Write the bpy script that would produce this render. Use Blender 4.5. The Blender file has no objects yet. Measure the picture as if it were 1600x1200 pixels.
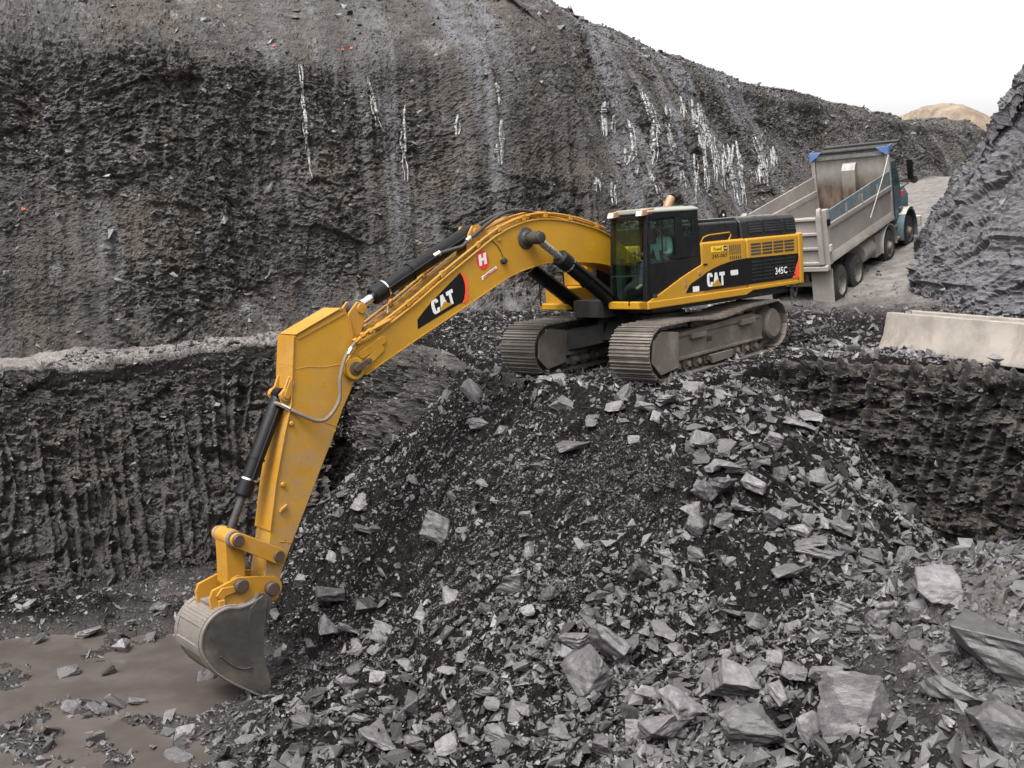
import bpy, bmesh, math, random
import numpy as np
from mathutils import Vector, Matrix
random.seed(7)
R = math.radians
scene = bpy.context.scene
COL = scene.collection

# ------------------------------------------------------------------ camera, sky, sun, exposure
CAM_H, CAM_P, CAM_F = 2.7, R(8.153), 1614.91
cam = bpy.data.cameras.new('camera')
cam.sensor_width = 36.0
cam.lens = 36.0 * CAM_F / 1600.0
cam.clip_start, cam.clip_end = 0.1, 3000.0
cam_ob = bpy.data.objects.new('camera', cam)
COL.objects.link(cam_ob)
cam_ob.location = (0, 0, CAM_H)
cam_ob.rotation_euler = (R(90) - CAM_P, 0, 0)
scene.camera = cam_ob

SUN_EL, SUN_AZ = R(60), R(212)          # azimuth measured clockwise from +Y (the view direction)
world = bpy.data.worlds.new('World')
scene.world = world
world.use_nodes = True
wt = world.node_tree
sky = wt.nodes.new('ShaderNodeTexSky')
sky.sky_type = 'NISHITA'
sky.sun_disc = False
sky.sun_elevation = SUN_EL
sky.sun_rotation = SUN_AZ
sky.air_density, sky.dust_density, sky.ozone_density = 1.0, 6.0, 1.0
hsv = wt.nodes.new('ShaderNodeHueSaturation')       # an overcast sky has almost no blue in it
hsv.inputs['Saturation'].default_value = 0.0
bg = wt.nodes['Background']
wt.links.new(sky.outputs[0], hsv.inputs['Color'])
wt.links.new(hsv.outputs[0], bg.inputs[0])
bg.inputs[1].default_value = 0.15
sun = bpy.data.lights.new('sun', 'SUN')
sun.energy = 1.0
sun.angle = R(14)
sun.color = (1.0, 0.94, 0.86)
sun_ob = bpy.data.objects.new('sun', sun)
COL.objects.link(sun_ob)
sd = Vector((math.sin(SUN_AZ) * math.cos(SUN_EL), math.cos(SUN_AZ) * math.cos(SUN_EL), math.sin(SUN_EL)))
sun_ob.rotation_euler = sd.to_track_quat('Z', 'Y').to_euler()
sun_ob.location = sd * 100
scene.view_settings.view_transform = 'Standard'
scene.view_settings.look = 'None'
scene.view_settings.gamma = 1.0
scene.view_settings.exposure = 1.4
scene.cycles.max_bounces = 6

# ------------------------------------------------------------------ custom properties
def tag(o, label=None, cat=None, group=None, kind=None):
    if label: o['label'] = label
    if cat: o['category'] = cat
    if group: o['group'] = group
    if kind: o['kind'] = kind
    return o

def empty(name, loc=(0, 0, 0), mat=None):
    o = bpy.data.objects.new(name, None)
    o.empty_display_size = 0.3
    COL.objects.link(o)
    if mat is not None: o.matrix_world = mat
    else: o.location = loc
    return o

# ------------------------------------------------------------------ numeric noise
def _h(ix, iy, iz, seed):
    n = (ix.astype(np.int64) * 374761393 + iy.astype(np.int64) * 668265263 + iz.astype(np.int64) * 2147483647 + seed * 1274126177) & 0xffffffff
    n = ((n ^ (n >> 13)) * 1274126177) & 0xffffffff
    n = ((n ^ (n >> 15)) * 2246822519) & 0xffffffff
    n = n ^ (n >> 16)
    return (n & 0xffffff) / float(0xffffff)

def vnoise(x, y, z, seed=0):
    x0, y0, z0 = np.floor(x), np.floor(y), np.floor(z)
    fx, fy, fz = x - x0, y - y0, z - z0
    fx, fy, fz = fx*fx*(3-2*fx), fy*fy*(3-2*fy), fz*fz*(3-2*fz)
    r = 0
    for a in (0, 1):
        wa = fx if a else 1 - fx
        for b in (0, 1):
            wb = fy if b else 1 - fy
            for c in (0, 1):
                wc = fz if c else 1 - fz
                r = r + wa * wb * wc * _h(x0 + a, y0 + b, z0 + c, seed)
    return r * 2 - 1

def fbm(x, y, z, octv=4, seed=0, gain=0.5, lac=2.03):
    r, a, f = 0, 1.0, 1.0
    for i in range(octv):
        r = r + a * vnoise(x * f, y * f, z * f, seed + i * 17)
        a *= gain; f *= lac
    return r

def facets(s, t, cs, ct, seed, tilt=0.6):
    """Broken-rock relief: irregular cells, each a randomly tilted little plane."""
    u, v = s / cs, t / ct
    iu, iv = np.floor(u), np.floor(v)
    best = np.full(u.shape, 1e9); out = np.zeros(u.shape)
    zero = np.zeros_like(iu)
    for a in (-1, 0, 1):
        for b in (-1, 0, 1):
            cu, cv = iu + a, iv + b
            pu = cu + _h(cu, cv, zero, seed)
            pv = cv + _h(cu, cv, zero + 1, seed)
            du, dv = u - pu, v - pv
            d = du*du + dv*dv
            h = _h(cu, cv, zero + 2, seed) * 2 - 1
            tx = (_h(cu, cv, zero + 3, seed) * 2 - 1) * tilt
            ty = (_h(cu, cv, zero + 4, seed) * 2 - 1) * tilt
            m = d < best
            best = np.where(m, d, best)
            out = np.where(m, h + tx * du * 2 + ty * dv * 2, out)
    return out

def smooth(a, b, x):
    t = np.clip((x - a) / (b - a), 0, 1)
    return t * t * (3 - 2 * t)

# ------------------------------------------------------------------ mesh helpers
def obj(name, me, mat=None, parent=None):
    o = bpy.data.objects.new(name, me)
    COL.objects.link(o)
    if mat is not None:
        for m in (mat if isinstance(mat, (list, tuple)) else [mat]): me.materials.append(m)
    if parent is not None: o.parent = parent
    return o

def mesh_np(name, V, F, smooth_shade=False, attrs=None):
    """V (n,3), F (m,3|4) integer array."""
    me = bpy.data.meshes.new(name)
    k = F.shape[1]
    me.vertices.add(len(V)); me.vertices.foreach_set('co', np.ascontiguousarray(V, dtype=np.float32).ravel())
    me.loops.add(F.size); me.loops.foreach_set('vertex_index', np.ascontiguousarray(F, dtype=np.int32).ravel())
    me.polygons.add(len(F))
    me.polygons.foreach_set('loop_start', np.arange(0, F.size, k, dtype=np.int32))
    me.polygons.foreach_set('loop_total', np.full(len(F), k, dtype=np.int32))
    me.polygons.foreach_set('use_smooth', np.full(len(F), smooth_shade, dtype=bool))
    for n, a in (attrs or {}).items():
        at = me.attributes.new(n, 'FLOAT', 'POINT')
        at.data.foreach_set('value', np.ascontiguousarray(a, dtype=np.float32).ravel())
    me.update(calc_edges=True)
    me.validate()
    return me

def grid_faces(nu, nv):
    i = np.arange((nu - 1) * (nv - 1)); a = (i // (nv - 1)) * nv + i % (nv - 1)
    return np.stack([a, a + nv, a + nv + 1, a + 1], 1)

class MB:
    """Collects simple shapes and links them as ONE mesh object."""
    def __init__(s): s.v = []; s.f = []; s.m = []; s.cur = 0
    def add(s, vs, fs):
        n = len(s.v); s.v += [tuple(p) for p in vs]
        s.f += [tuple(i + n for i in f) for f in fs]; s.m += [s.cur] * len(fs)
        return s
    def box(s, x0, x1, y0, y1, z0, z1):
        return s.add([(x0,y0,z0),(x1,y0,z0),(x1,y1,z0),(x0,y1,z0),(x0,y0,z1),(x1,y0,z1),(x1,y1,z1),(x0,y1,z1)],
                     [(3,2,1,0),(4,5,6,7),(0,1,5,4),(1,2,6,5),(2,3,7,6),(3,0,4,7)])
    def hexa(s, b, t):
        """b, t: four points each, same winding."""
        return s.add(list(b) + list(t), [(3,2,1,0),(4,5,6,7),(0,1,5,4),(1,2,6,5),(2,3,7,6),(3,0,4,7)])
    def prism(s, prof, y0, y1, plane='xz'):
        """closed profile of (x,z) swept from y0 to y1 (plane 'xz'), or (y,z) along x, or (x,y) along z."""
        n = len(prof)
        a = sum(prof[i][0]*prof[(i+1)%n][1] - prof[(i+1)%n][0]*prof[i][1] for i in range(n))
        if a < 0: prof = prof[::-1]
        def P(p, w): return (p[0], w, p[1]) if plane == 'xz' else ((w, p[0], p[1]) if plane == 'yz' else (p[0], p[1], w))
        vs = [P(p, y0) for p in prof] + [P(p, y1) for p in prof]
        flip = (plane == 'xz') != (y1 < y0)
        fs = []
        for i in range(n):
            j = (i + 1) % n
            fs.append((i, i+n, j+n, j) if flip else (i, j, j+n, i+n))
        fs.append(tuple(range(n)) if flip else tuple(range(n-1, -1, -1)))
        fs.append(tuple(range(2*n-1, n-1, -1)) if flip else tuple(range(n, 2*n)))
        return s.add(vs, fs)
    def cyl(s, p0, p1, r, r2=None, seg=20, cap=True):
        p0, p1 = Vector(p0), Vector(p1); r2 = r if r2 is None else r2
        d = (p1 - p0).normalized(); a = d.orthogonal().normalized(); b = d.cross(a)
        vs = []
        for p, q in ((p0, r), (p1, r2)):
            for i in range(seg):
                t = 2*math.pi*i/seg; vs.append(p + a*math.cos(t)*q + b*math.sin(t)*q)
        fs = [(i, (i+1) % seg, (i+1) % seg + seg, i + seg) for i in range(seg)]
        if cap: fs += [tuple(range(seg-1, -1, -1)), tuple(range(seg, 2*seg))]
        return s.add(vs, fs)
    def lathe(s, p0, axis, prof, seg=28):
        """prof: list of (distance along axis, radius)."""
        p0 = Vector(p0); d = Vector(axis).normalized(); a = d.orthogonal().normalized(); b = d.cross(a)
        vs = []
        for (h, r) in prof:
            for i in range(seg):
                t = 2*math.pi*i/seg; vs.append(p0 + d*h + (a*math.cos(t) + b*math.sin(t))*r)
        fs = []
        for k in range(len(prof)-1):
            for i in range(seg):
                j = (i+1) % seg; fs.append((k*seg+i, k*seg+j, (k+1)*seg+j, (k+1)*seg+i))
        fs.append(tuple(range(seg-1, -1, -1))); fs.append(tuple(range((len(prof)-1)*seg, len(prof)*seg)))
        return s.add(vs, fs)
    def tube(s, path, r, seg=8, n=None):
        P = [Vector(p) for p in path]
        if n:
            Q = []
            for i in range(len(P)-1):
                p_1 = P[max(i-1, 0)]; p0 = P[i]; p1 = P[i+1]; p2 = P[min(i+2, len(P)-1)]
                for k in range(n):
                    t = k/n
                    Q.append(0.5*((2*p0)+(p1-p_1)*t+(2*p_1-5*p0+4*p1-p2)*t*t+(3*p0-p_1-3*p1+p2)*t**3))
            P = Q + [P[-1]]
        vs = []; a = None
        for i, p in enumerate(P):
            d = (P[min(i+1, len(P)-1)] - P[max(i-1, 0)]).normalized()
            a = d.orthogonal().normalized() if a is None else (a - d*a.dot(d)).normalized()
            b = d.cross(a)
            for k in range(seg):
                t = 2*math.pi*k/seg; vs.append(p + (a*math.cos(t) + b*math.sin(t))*r)
        fs = []
        for i in range(len(P)-1):
            for k in range(seg):
                j = (k+1) % seg; fs.append((i*seg+k, i*seg+j, (i+1)*seg+j, (i+1)*seg+k))
        fs += [tuple(range(seg-1, -1, -1)), tuple(range((len(P)-1)*seg, len(P)*seg))]
        return s.add(vs, fs)
    def build(s, name, mat, parent=None, bevel=0.0, seg=2, ang=35):
        me = bpy.data.meshes.new(name)
        me.from_pydata(s.v, [], s.f)
        me.validate()
        bm = bmesh.new(); bm.from_mesh(me)
        bmesh.ops.recalc_face_normals(bm, faces=bm.faces)
        bm.to_mesh(me); bm.free()
        if len(me.polygons) == len(s.m): me.polygons.foreach_set('material_index', s.m)
        me.polygons.foreach_set('use_smooth', [True]*len(me.polygons))
        me.set_sharp_from_angle(angle=R(ang))
        o = obj(name, me, mat, parent)
        if bevel:
            b = o.modifiers.new('bevel', 'BEVEL'); b.width = bevel; b.segments = seg; b.limit_method = 'ANGLE'; b.angle_limit = R(30)
            b.harden_normals = True
        return o

# ------------------------------------------------------------------ material helpers
class NT:
    def __init__(s, name):
        s.mat = bpy.data.materials.new(name); s.mat.use_nodes = True
        s.t = s.mat.node_tree; s.p = s.t.nodes['Principled BSDF']; s.out = s.t.nodes['Material Output']
        s._c = None
    def n(s, typ, **kw):
        nd = s.t.nodes.new(typ)
        for k, v in kw.items(): setattr(nd, k, v)
        return nd
    def L(s, a, b): s.t.links.new(a, b)
    def setin(s, sock, v):
        if isinstance(v, bpy.types.NodeSocket): s.L(v, sock)
        elif isinstance(v, (tuple, list)) and len(v) == 3 and sock.type == 'RGBA': sock.default_value = (*v, 1)
        else: sock.default_value = v
    def co(s):
        if s._c is None: s._c = s.n('ShaderNodeTexCoord')
        return s._c.outputs['Object']
    def mapped(s, scale=(1,1,1), rot=(0,0,0)):
        m = s.n('ShaderNodeMapping'); s.L(s.co(), m.inputs[0]); m.inputs['Scale'].default_value = scale; m.inputs['Rotation'].default_value = rot
        return m.outputs[0]
    def noise(s, scale, detail=6, rough=0.6, vec=None, dist=0.0, lac=2.0):
        t = s.n('ShaderNodeTexNoise'); s.L(vec if vec is not None else s.co(), t.inputs['Vector'])
        t.inputs['Scale'].default_value = scale; t.inputs['Detail'].default_value = detail; t.inputs['Roughness'].default_value = rough
        t.inputs['Distortion'].default_value = dist
        return t.outputs['Fac']
    def voro(s, scale, vec=None, feature='F1', out='Distance'):
        t = s.n('ShaderNodeTexVoronoi', feature=feature); s.L(vec if vec is not None else s.co(), t.inputs['Vector'])
        t.inputs['Scale'].default_value = scale
        return t.outputs[out]
    def ramp(s, fac, lo, hi, a=0.0, b=1.0):
        m = s.n('ShaderNodeMapRange', interpolation_type='SMOOTHSTEP'); s.L(fac, m.inputs[0])
        for i, v in zip((1,2,3,4), (lo, hi, a, b)): m.inputs[i].default_value = v
        return m.outputs[0]
    def math(s, op, a, b=0.0):
        m = s.n('ShaderNodeMath', operation=op); s.setin(m.inputs[0], a); s.setin(m.inputs[1], b)
        return m.outputs[0]
    def mix(s, fac, a, b):
        m = s.n('ShaderNodeMix', data_type='RGBA'); s.setin(m.inputs[0], fac); s.setin(m.inputs[6], a); s.setin(m.inputs[7], b)
        return m.outputs[2]
    def bump(s, h, strength=0.5, dist=0.02, normal=None):
        b = s.n('ShaderNodeBump'); s.L(h, b.inputs['Height']); b.inputs['Strength'].default_value = strength; b.inputs['Distance'].default_value = dist
        if normal is not None: s.L(normal, b.inputs['Normal'])
        return b.outputs[0]
    def attr(s, name):
        a = s.n('ShaderNodeAttribute', attribute_name=name); return a.outputs['Fac']
    def done(s, color=None, rough=None, normal=None, **kw):
        if color is not None: s.setin(s.p.inputs['Base Color'], color)
        if rough is not None: s.setin(s.p.inputs['Roughness'], rough)
        if normal is not None: s.L(normal, s.p.inputs['Normal'])
        for k, v in kw.items(): s.setin(s.p.inputs[k], v)
        return s.mat

def rock_material(name, dark, mid, pale, warm, pale_amt=0.5, streak=True, bed=(0,0,0), wet_sheen=False):
    t = NT(name)
    n1 = t.noise(0.35, 5, 0.6); n2 = t.noise(2.2, 8, 0.65); n3 = t.noise(11, 6, 0.7)
    bedv = t.mapped((1.0, 1.0, 6.0), bed)
    nb = t.noise(1.6, 8, 0.7, bedv)
    f = t.math('ADD', t.math('MULTIPLY', n2, 0.5), t.math('MULTIPLY', nb, 0.5))
    c = t.mix(t.ramp(f, 0.36, 0.66), dark, mid)
    c = t.mix(t.math('MULTIPLY', t.ramp(n1, 0.45, 0.65), 0.55), c, warm)
    c = t.mix(t.math('MULTIPLY', t.ramp(t.noise(3.1, 8, 0.75, bedv, 0.4), 0.56, 0.72), pale_amt), c, pale)
    if streak:
        sv = t.mapped((1.0, 1.0, 0.10))
        st = t.math('MULTIPLY', t.ramp(t.noise(1.5, 6, 0.65, sv), 0.52, 0.70), t.ramp(n1, 0.38, 0.58))
        c = t.mix(t.math('MULTIPLY', st, 0.7), c, (0.22, 0.22, 0.235))
        sd = t.ramp(t.noise(1.1, 4, 0.6, t.mapped((1.3, 1.3, 0.07))), 0.56, 0.72)
        c = t.mix(t.math('MULTIPLY', sd, 0.75), c, (0.030, 0.028, 0.030))
    c = t.mix(t.math('MULTIPLY', t.ramp(n3, 0.5, 0.75), 0.4), c, mid)
    if wet_sheen:
        wa = t.math('MULTIPLY', t.attr('wet_sheen'), t.ramp(t.noise(2.0, 8, 0.7, t.mapped((1.6, 1.6, 0.25))), 0.30, 0.62))
        c = t.mix(t.math('MULTIPLY', wa, 0.8), c, (0.165, 0.165, 0.182))  # sheen of the wet, smooth patches painted into the colour as a pale tint
    h = t.math('ADD', t.math('MULTIPLY', t.noise(9, 10, 0.72, t.mapped((1,1,3.0), bed)), 1.0), t.math('MULTIPLY', t.voro(13, t.mapped((1,1,2.2), bed), out='Color'), 0.55))
    h = t.math('ADD', h, t.math('MULTIPLY', t.voro(34, t.mapped((1,1,1.9), bed), out='Color'), 0.30))
    nrm = t.bump(h, 0.9, 0.10)
    rough = t.ramp(n2, 0.35, 0.7, 0.38, 0.75)
    if wet_sheen: rough = t.mix(t.math('MULTIPLY', wa, 0.8), rough, (0.30, 0.30, 0.30))
    return t.done(c, rough, nrm, **{'Specular IOR Level': t.mix(wa, (0.28,)*3, (0.5,)*3) if wet_sheen else 0.28})
# ------------------------------------------------------------------ the shape of the quarry
MO = np.array([2.956, 21.979])                      # where the excavator stands
T_YAW, H_YAW, M_PITCH, M_ROLL = R(227.953), R(220.246), R(-3.278), R(2.613)
def rot_machine(yaw):
    return Matrix.Rotation(yaw, 3, 'Z') @ Matrix.Rotation(-M_PITCH, 3, 'Y') @ Matrix.Rotation(M_ROLL, 3, 'X')
_pn = rot_machine(T_YAW) @ Vector((0, 0, 1))
TK = np.array([8.334, 29.697, 0.819]); TK_TH, TK_C, TK_R = R(36.673), R(13.095), R(-2.905)
RU = np.array([math.sin(TK_TH), math.cos(TK_TH)]); RN = np.array([RU[1], -RU[0]])

BENCH = np.array([(-900, -400), (-30, 8.0), (-15.5, 19.6), (-11.2, 22.9), (-8.4, 24.9), (-5.6, 26.3), (-3.8, 26.2), (-2.5, 24.9), (-1.7, 23.2), (-1.3, 22.0), (-0.6, 20.9),
                  (0.3, 20.1), (1.6, 18.9), (2.6, 18.25), (3.9, 18.3), (5.0, 19.3), (5.7, 20.3), (7.2, 19.9), (9.3, 18.6), (13, 16.3), (30, 6), (900, -400)], float)
PCORE = np.array([(-0.9, 21.0), (0.2, 20.2), (1.6, 18.95), (2.6, 18.3), (3.8, 18.3), (4.6, 18.85), (5.0, 19.6)], float)

def poly_dist(P, x, y):
    best = np.full(x.shape, 1e9); side = np.zeros(x.shape)
    for a, b in zip(P[:-1], P[1:]):
        d = b - a; L2 = (d**2).sum()
        t = np.clip(((x - a[0])*d[0] + (y - a[1])*d[1]) / L2, 0, 1)
        qx, qy = x - a[0] - t*d[0], y - a[1] - t*d[1]
        dd = np.hypot(qx, qy)
        cr = d[0]*(y - a[1]) - d[1]*(x - a[0])
        m = dd < best - 1e-9
        best = np.where(m, dd, best); side = np.where(m, np.sign(cr), side)
    side = np.where(y > np.interp(x, P[:, 0], P[:, 1]), 1.0, -1.0)
    return best, side

def bench_z(x, y):
    s = (x - TK[0])*RU[0] + (y - TK[1])*RU[1]
    r = (x - TK[0])*RN[0] + (y - TK[1])*RN[1]
    k = np.log1p(np.exp(np.clip((s + 1.2) * 1.5, -40, 40))) / 1.5 - 0.0
    up = 0.82 + 0.07*(s + 1.2) - 0.10 + 0.163 * k + 0.03*smooth(-3, 3, s)
    top = 5.9 + 0.0*s
    kk = 1.2
    up = -np.log(np.exp(-up*kk) + np.exp(-top*kk)) / kk
    up = np.maximum(up, -0.3 + 0.02*s*0)
    up = up + 0.05*np.clip(r, -5, 5)*smooth(-4, 2, s)
    pl = -(_pn.x*(x - MO[0]) + _pn.y*(y - MO[1])) / _pn.z
    w = np.exp(-(np.hypot(x - MO[0], y - MO[1]) / 3.3)**4)
    return up*(1 - w) + pl*w

def ground_z(x, y, rough=True):
    x = np.asarray(x, float); y = np.asarray(y, float)
    o = np.zeros_like(x)
    d, sd = poly_dist(BENCH, x, y)
    d = np.where(sd > 0, d, -d)                       # > 0 on the bench
    wob = 0.25*vnoise(x*0.9, y*0.9, o, 5)
    bz = bench_z(x, y)
    bz_drop = bz - 5.0*np.maximum(0, -(d - 0.22 - 0.48*smooth(-4.2, -3.0, x)))
    pd, _ = poly_dist(PCORE, x, y)
    pd = np.where((d > 0) & (x > -0.6) & (x < 5.2), 0.0, pd)
    ps = pd * (1 + 0.10*vnoise(x*0.35, y*0.35, o, 9)) + 0.35*vnoise(x*0.7, y*0.7, o, 10)*smooth(0.5, 2.5, pd)
    ps = np.minimum(ps*(1 + 0.50*smooth(0.2, -2.6, x) + 0.25*smooth(4.6, 7.5, x)), 14.0)
    pile = -0.14 - 0.74*np.maximum(ps - 0.15, 0) + 0.012*np.maximum(ps, 0)**2
    bd = np.hypot((x - 8.2)/1.15, (y - 12.0))
    bank = -1.15 - 0.50*np.maximum(bd - 1.3, 0)
    near = 1.05 - 0.95*np.maximum(y - 1.6, 0)
    floor = -4.68 + 0.125*fbm(x*0.7, y*0.8, o, 4, 21) + 0.20*smooth(-5.2, -3.8, x) + 0.20*smooth(17.8, 18.8, y) + 0.05*fbm(x*3.1, y*3.3, o, 3, 22) + 0.05*smooth(-9, -6.5, -y*0 + x)*0 + 0.10*smooth(-4.6, -2.5, x)
    # the foot of the left face runs out in a little talus
    talus = -5.05 + 0.62*np.maximum(0, 1.6 - np.maximum(-d - 2.4, 0))
    talus = np.where(x < 1.0, talus, -9)
    k = 7.0
    z = np.log(np.exp((pile + 5)*k) + np.exp((floor + 5)*k) + np.exp((np.maximum(bank, -8) + 5)*k) + np.exp((np.maximum(talus, -8) + 5)*k))/k - 5
    z = np.maximum(np.maximum(z, near), bz_drop)
    if rough:
        onb = smooth(-0.2, 0.5, d)
        s = (x - TK[0])*RU[0] + (y - TK[1])*RU[1]
        r = (x - TK[0])*RN[0] + (y - TK[1])*RN[1]
        road = smooth(3.6, 2.6, np.abs(r - 0.6))*smooth(-2.5, 0.5, s)
        fl = smooth(-4.35, -4.55, z)
        a = (1 - 0.85*road)*(1 - 0.45*onb)*(1 - 0.85*fl)
        z = z + a*(0.10*fbm(x*1.3, y*1.3, o, 4, 31) + 0.055*facets(x + 0.3*y, y - 0.2*x, 0.42, 0.36, 33, 0.9)
                   + 0.032*facets(x, y, 0.17, 0.15, 34, 0.9) + 0.018*facets(x, y, 0.085, 0.08, 35, 0.9))
        z = z + road*(0.02*fbm(x*3, y*3, o, 3, 36) - 0.05*np.exp(-((np.abs(r - 0.2) - 1.05)/0.28)**2))
        z = z + fl*(0.035*fbm(x*2.6, y*2.6, o, 4, 37) + 0.015*facets(x, y, 0.12, 0.10, 38, 0.8))
    return z

def gz(x, y): return float(ground_z(np.array([x]), np.array([y]), False)[0])
def gzr(x, y): return float(ground_z(np.array([x]), np.array([y]), True)[0])

def view_ray(u, v):
    xc, yc = (u - 800)/CAM_F, (600 - v)/CAM_F
    d = Vector((xc, math.cos(CAM_P) + yc*math.sin(CAM_P), -math.sin(CAM_P) + yc*math.cos(CAM_P)))
    return Vector((0, 0, CAM_H)), d
def ground_hits(uv, y0=8.0, y1=70.0):
    """where sight lines meet the ground (vectorised marching)."""
    uv = np.array(uv, float)
    ys = np.concatenate([np.arange(y0, 26, 0.05), np.arange(26, y1, 0.2)])
    xc, yc = (uv[:,0]-800)/CAM_F, (600-uv[:,1])/CAM_F
    dy = math.cos(CAM_P)+yc*math.sin(CAM_P); dz = -math.sin(CAM_P)+yc*math.cos(CAM_P)
    X = xc[:,None]/dy[:,None]*ys[None]; Z = CAM_H + dz[:,None]/dy[:,None]*ys[None]
    G = ground_z(X, np.broadcast_to(ys, X.shape), False)
    hit = Z <= G
    i = np.where(hit.any(1), hit.argmax(1), len(ys)-1)
    k = np.arange(len(uv))
    return np.stack([X[k, i], ys[i], G[k, i]], 1)

# ------------------------------------------------------------------ ground sheet
def axis(segs, lo, hi, grow=1.12):
    """segs: (start, end, step) fine runs; geometric growth out to lo / hi."""
    a = []
    for s0, s1, st in segs: a += list(np.arange(s0, s1, st))
    left, st, x = [], segs[0][2], segs[0][0]
    while x > lo: st *= grow; x -= st; left.append(x)
    right, st, x = [], segs[-1][2], a[-1]
    while x < hi: st *= grow; x += st; right.append(x)
    return np.array(left[::-1] + a + right)
gx = axis([(-11, -5, 0.05), (-5, 9.6, 0.038), (9.6, 16, 0.06)], -400, 400)
gy = axis([(1.5, 10, 0.10), (10, 20.5, 0.040), (20.5, 28, 0.06), (28, 50, 0.12)], -300, 900)
GX, GY = np.meshgrid(gx, gy, indexing='ij')
GZ = ground_z(GX, GY)
_d, _sd = poly_dist(BENCH, GX, GY)
_on = np.where(_sd > 0, _d, -_d)
_s = (GX - TK[0])*RU[0] + (GY - TK[1])*RU[1]; _r = (GX - TK[0])*RN[0] + (GY - TK[1])*RN[1]
road_m = np.clip(smooth(4.4, 3.0, np.abs(_r - 0.6))*smooth(-3.0, 1.0, _s) + 1.25*smooth(0.05, 0.35, _on)*smooth(-2.6, -4.0, GX), 0, 1)
road_m = np.clip(road_m + 0.6*smooth(4.2, 1.8, np.hypot(GX - 7.6, GY - 11.2)), 0, 1)
fine_m = smooth(0.0, 1.0, vnoise(GX*0.45, GY*0.45, GX*0, 50)+0.5*vnoise(GX*1.4, GY*1.4, GX*0, 51))

t = NT('dark_shale_ground')
road = t.attr('road'); wet = t.attr('wet')
n1 = t.noise(1.2, 6, 0.65); n2 = t.noise(14, 8, 0.75); n3 = t.noise(60, 4, 0.7)
c = t.mix(t.ramp(n2, 0.38, 0.64), (0.0045, 0.0038, 0.0038), (0.0165, 0.0140, 0.0138))
c = t.mix(t.ramp(t.voro(26), 0.30, 0.08, 0, 0.5), c, (0.06, 0.055, 0.056))
c = t.mix(t.math('MULTIPLY', t.ramp(n1, 0.5, 0.7), 0.5), c, (0.020, 0.0165, 0.0155))
rc = t.mix(t.ramp(t.noise(2.5, 7, 0.7), 0.35, 0.68), (0.12, 0.108, 0.103), (0.215, 0.20, 0.19))
rc = t.mix(t.ramp(t.noise(20, 5, 0.7), 0.52, 0.72, 0, 0.7), rc, (0.10, 0.092, 0.09))
c = t.mix(road, c, rc)
c = t.mix(t.math('MULTIPLY', wet, 0.7), c, (0.030, 0.025, 0.022))
h = t.math('ADD', t.math('MULTIPLY', n2, 0.8), t.math('MULTIPLY', n3, 0.3))
h = t.math('ADD', h, t.math('MULTIPLY', t.voro(22), 0.5))
M_ground = t.done(c, t.mix(wet, t.mix(t.ramp(n2, .3, .7), (0.55,)*3, (0.85,)*3), (0.35,)*3), t.bump(h, 0.8, 0.06), **{'Specular IOR Level': t.mix(wet, (0.05,)*3, (0.4,)*3)})

me = mesh_np('ground', np.stack([GX, GY, GZ], -1).reshape(-1, 3), grid_faces(len(gx), len(gy)), True,
             {'road': road_m, 'wet': smooth(-4.35, -4.56, GZ)})
me.polygons.foreach_set('use_smooth', [False]*len(me.polygons))
tag(obj('ground', me, M_ground), kind='structure')

# muddy water lying on the pit floor
t = NT('muddy_water')
c = t.mix(t.ramp(t.noise(0.9, 5, 0.6), 0.35, 0.65), (0.056, 0.047, 0.043), (0.080, 0.069, 0.064))
M_water = t.done(c, 0.09, t.bump(t.noise(5, 3, 0.5), 0.025, 0.02), **{'IOR': 1.33})
wv = [(-22, 6, -4.600), (-3.2, 6, -4.600), (-3.2, 22.5, -4.600), (-22, 22.5, -4.600)]
me = bpy.data.meshes.new('water'); me.from_pydata(wv, [], [(0, 1, 2, 3)])
tag(obj('water', me, M_water), kind='structure')

# ------------------------------------------------------------------ rock faces
def resample(P, ds):
    P = np.array(P, float)
    s = np.concatenate([[0], np.cumsum(np.linalg.norm(np.diff(P[:, :2], axis=0), axis=1))])
    # smooth the polyline a little (Chaikin) but keep the parameter of the control points
    S = np.arange(0, s[-1], ds)
    Q = np.stack([np.interp(S, s, P[:, k]) for k in range(P.shape[1])], 1)
    w = max(3, int(1.6/ds)) | 1
    ker = np.hanning(w + 2)[1:-1]; ker /= ker.sum()
    for k in range(Q.shape[1]):
        pad = np.concatenate([np.full(w//2, Q[0, k]), Q[:, k], np.full(w//2, Q[-1, k])])
        Q[:, k] = np.convolve(pad, ker, 'valid')
    return S, Q

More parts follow.
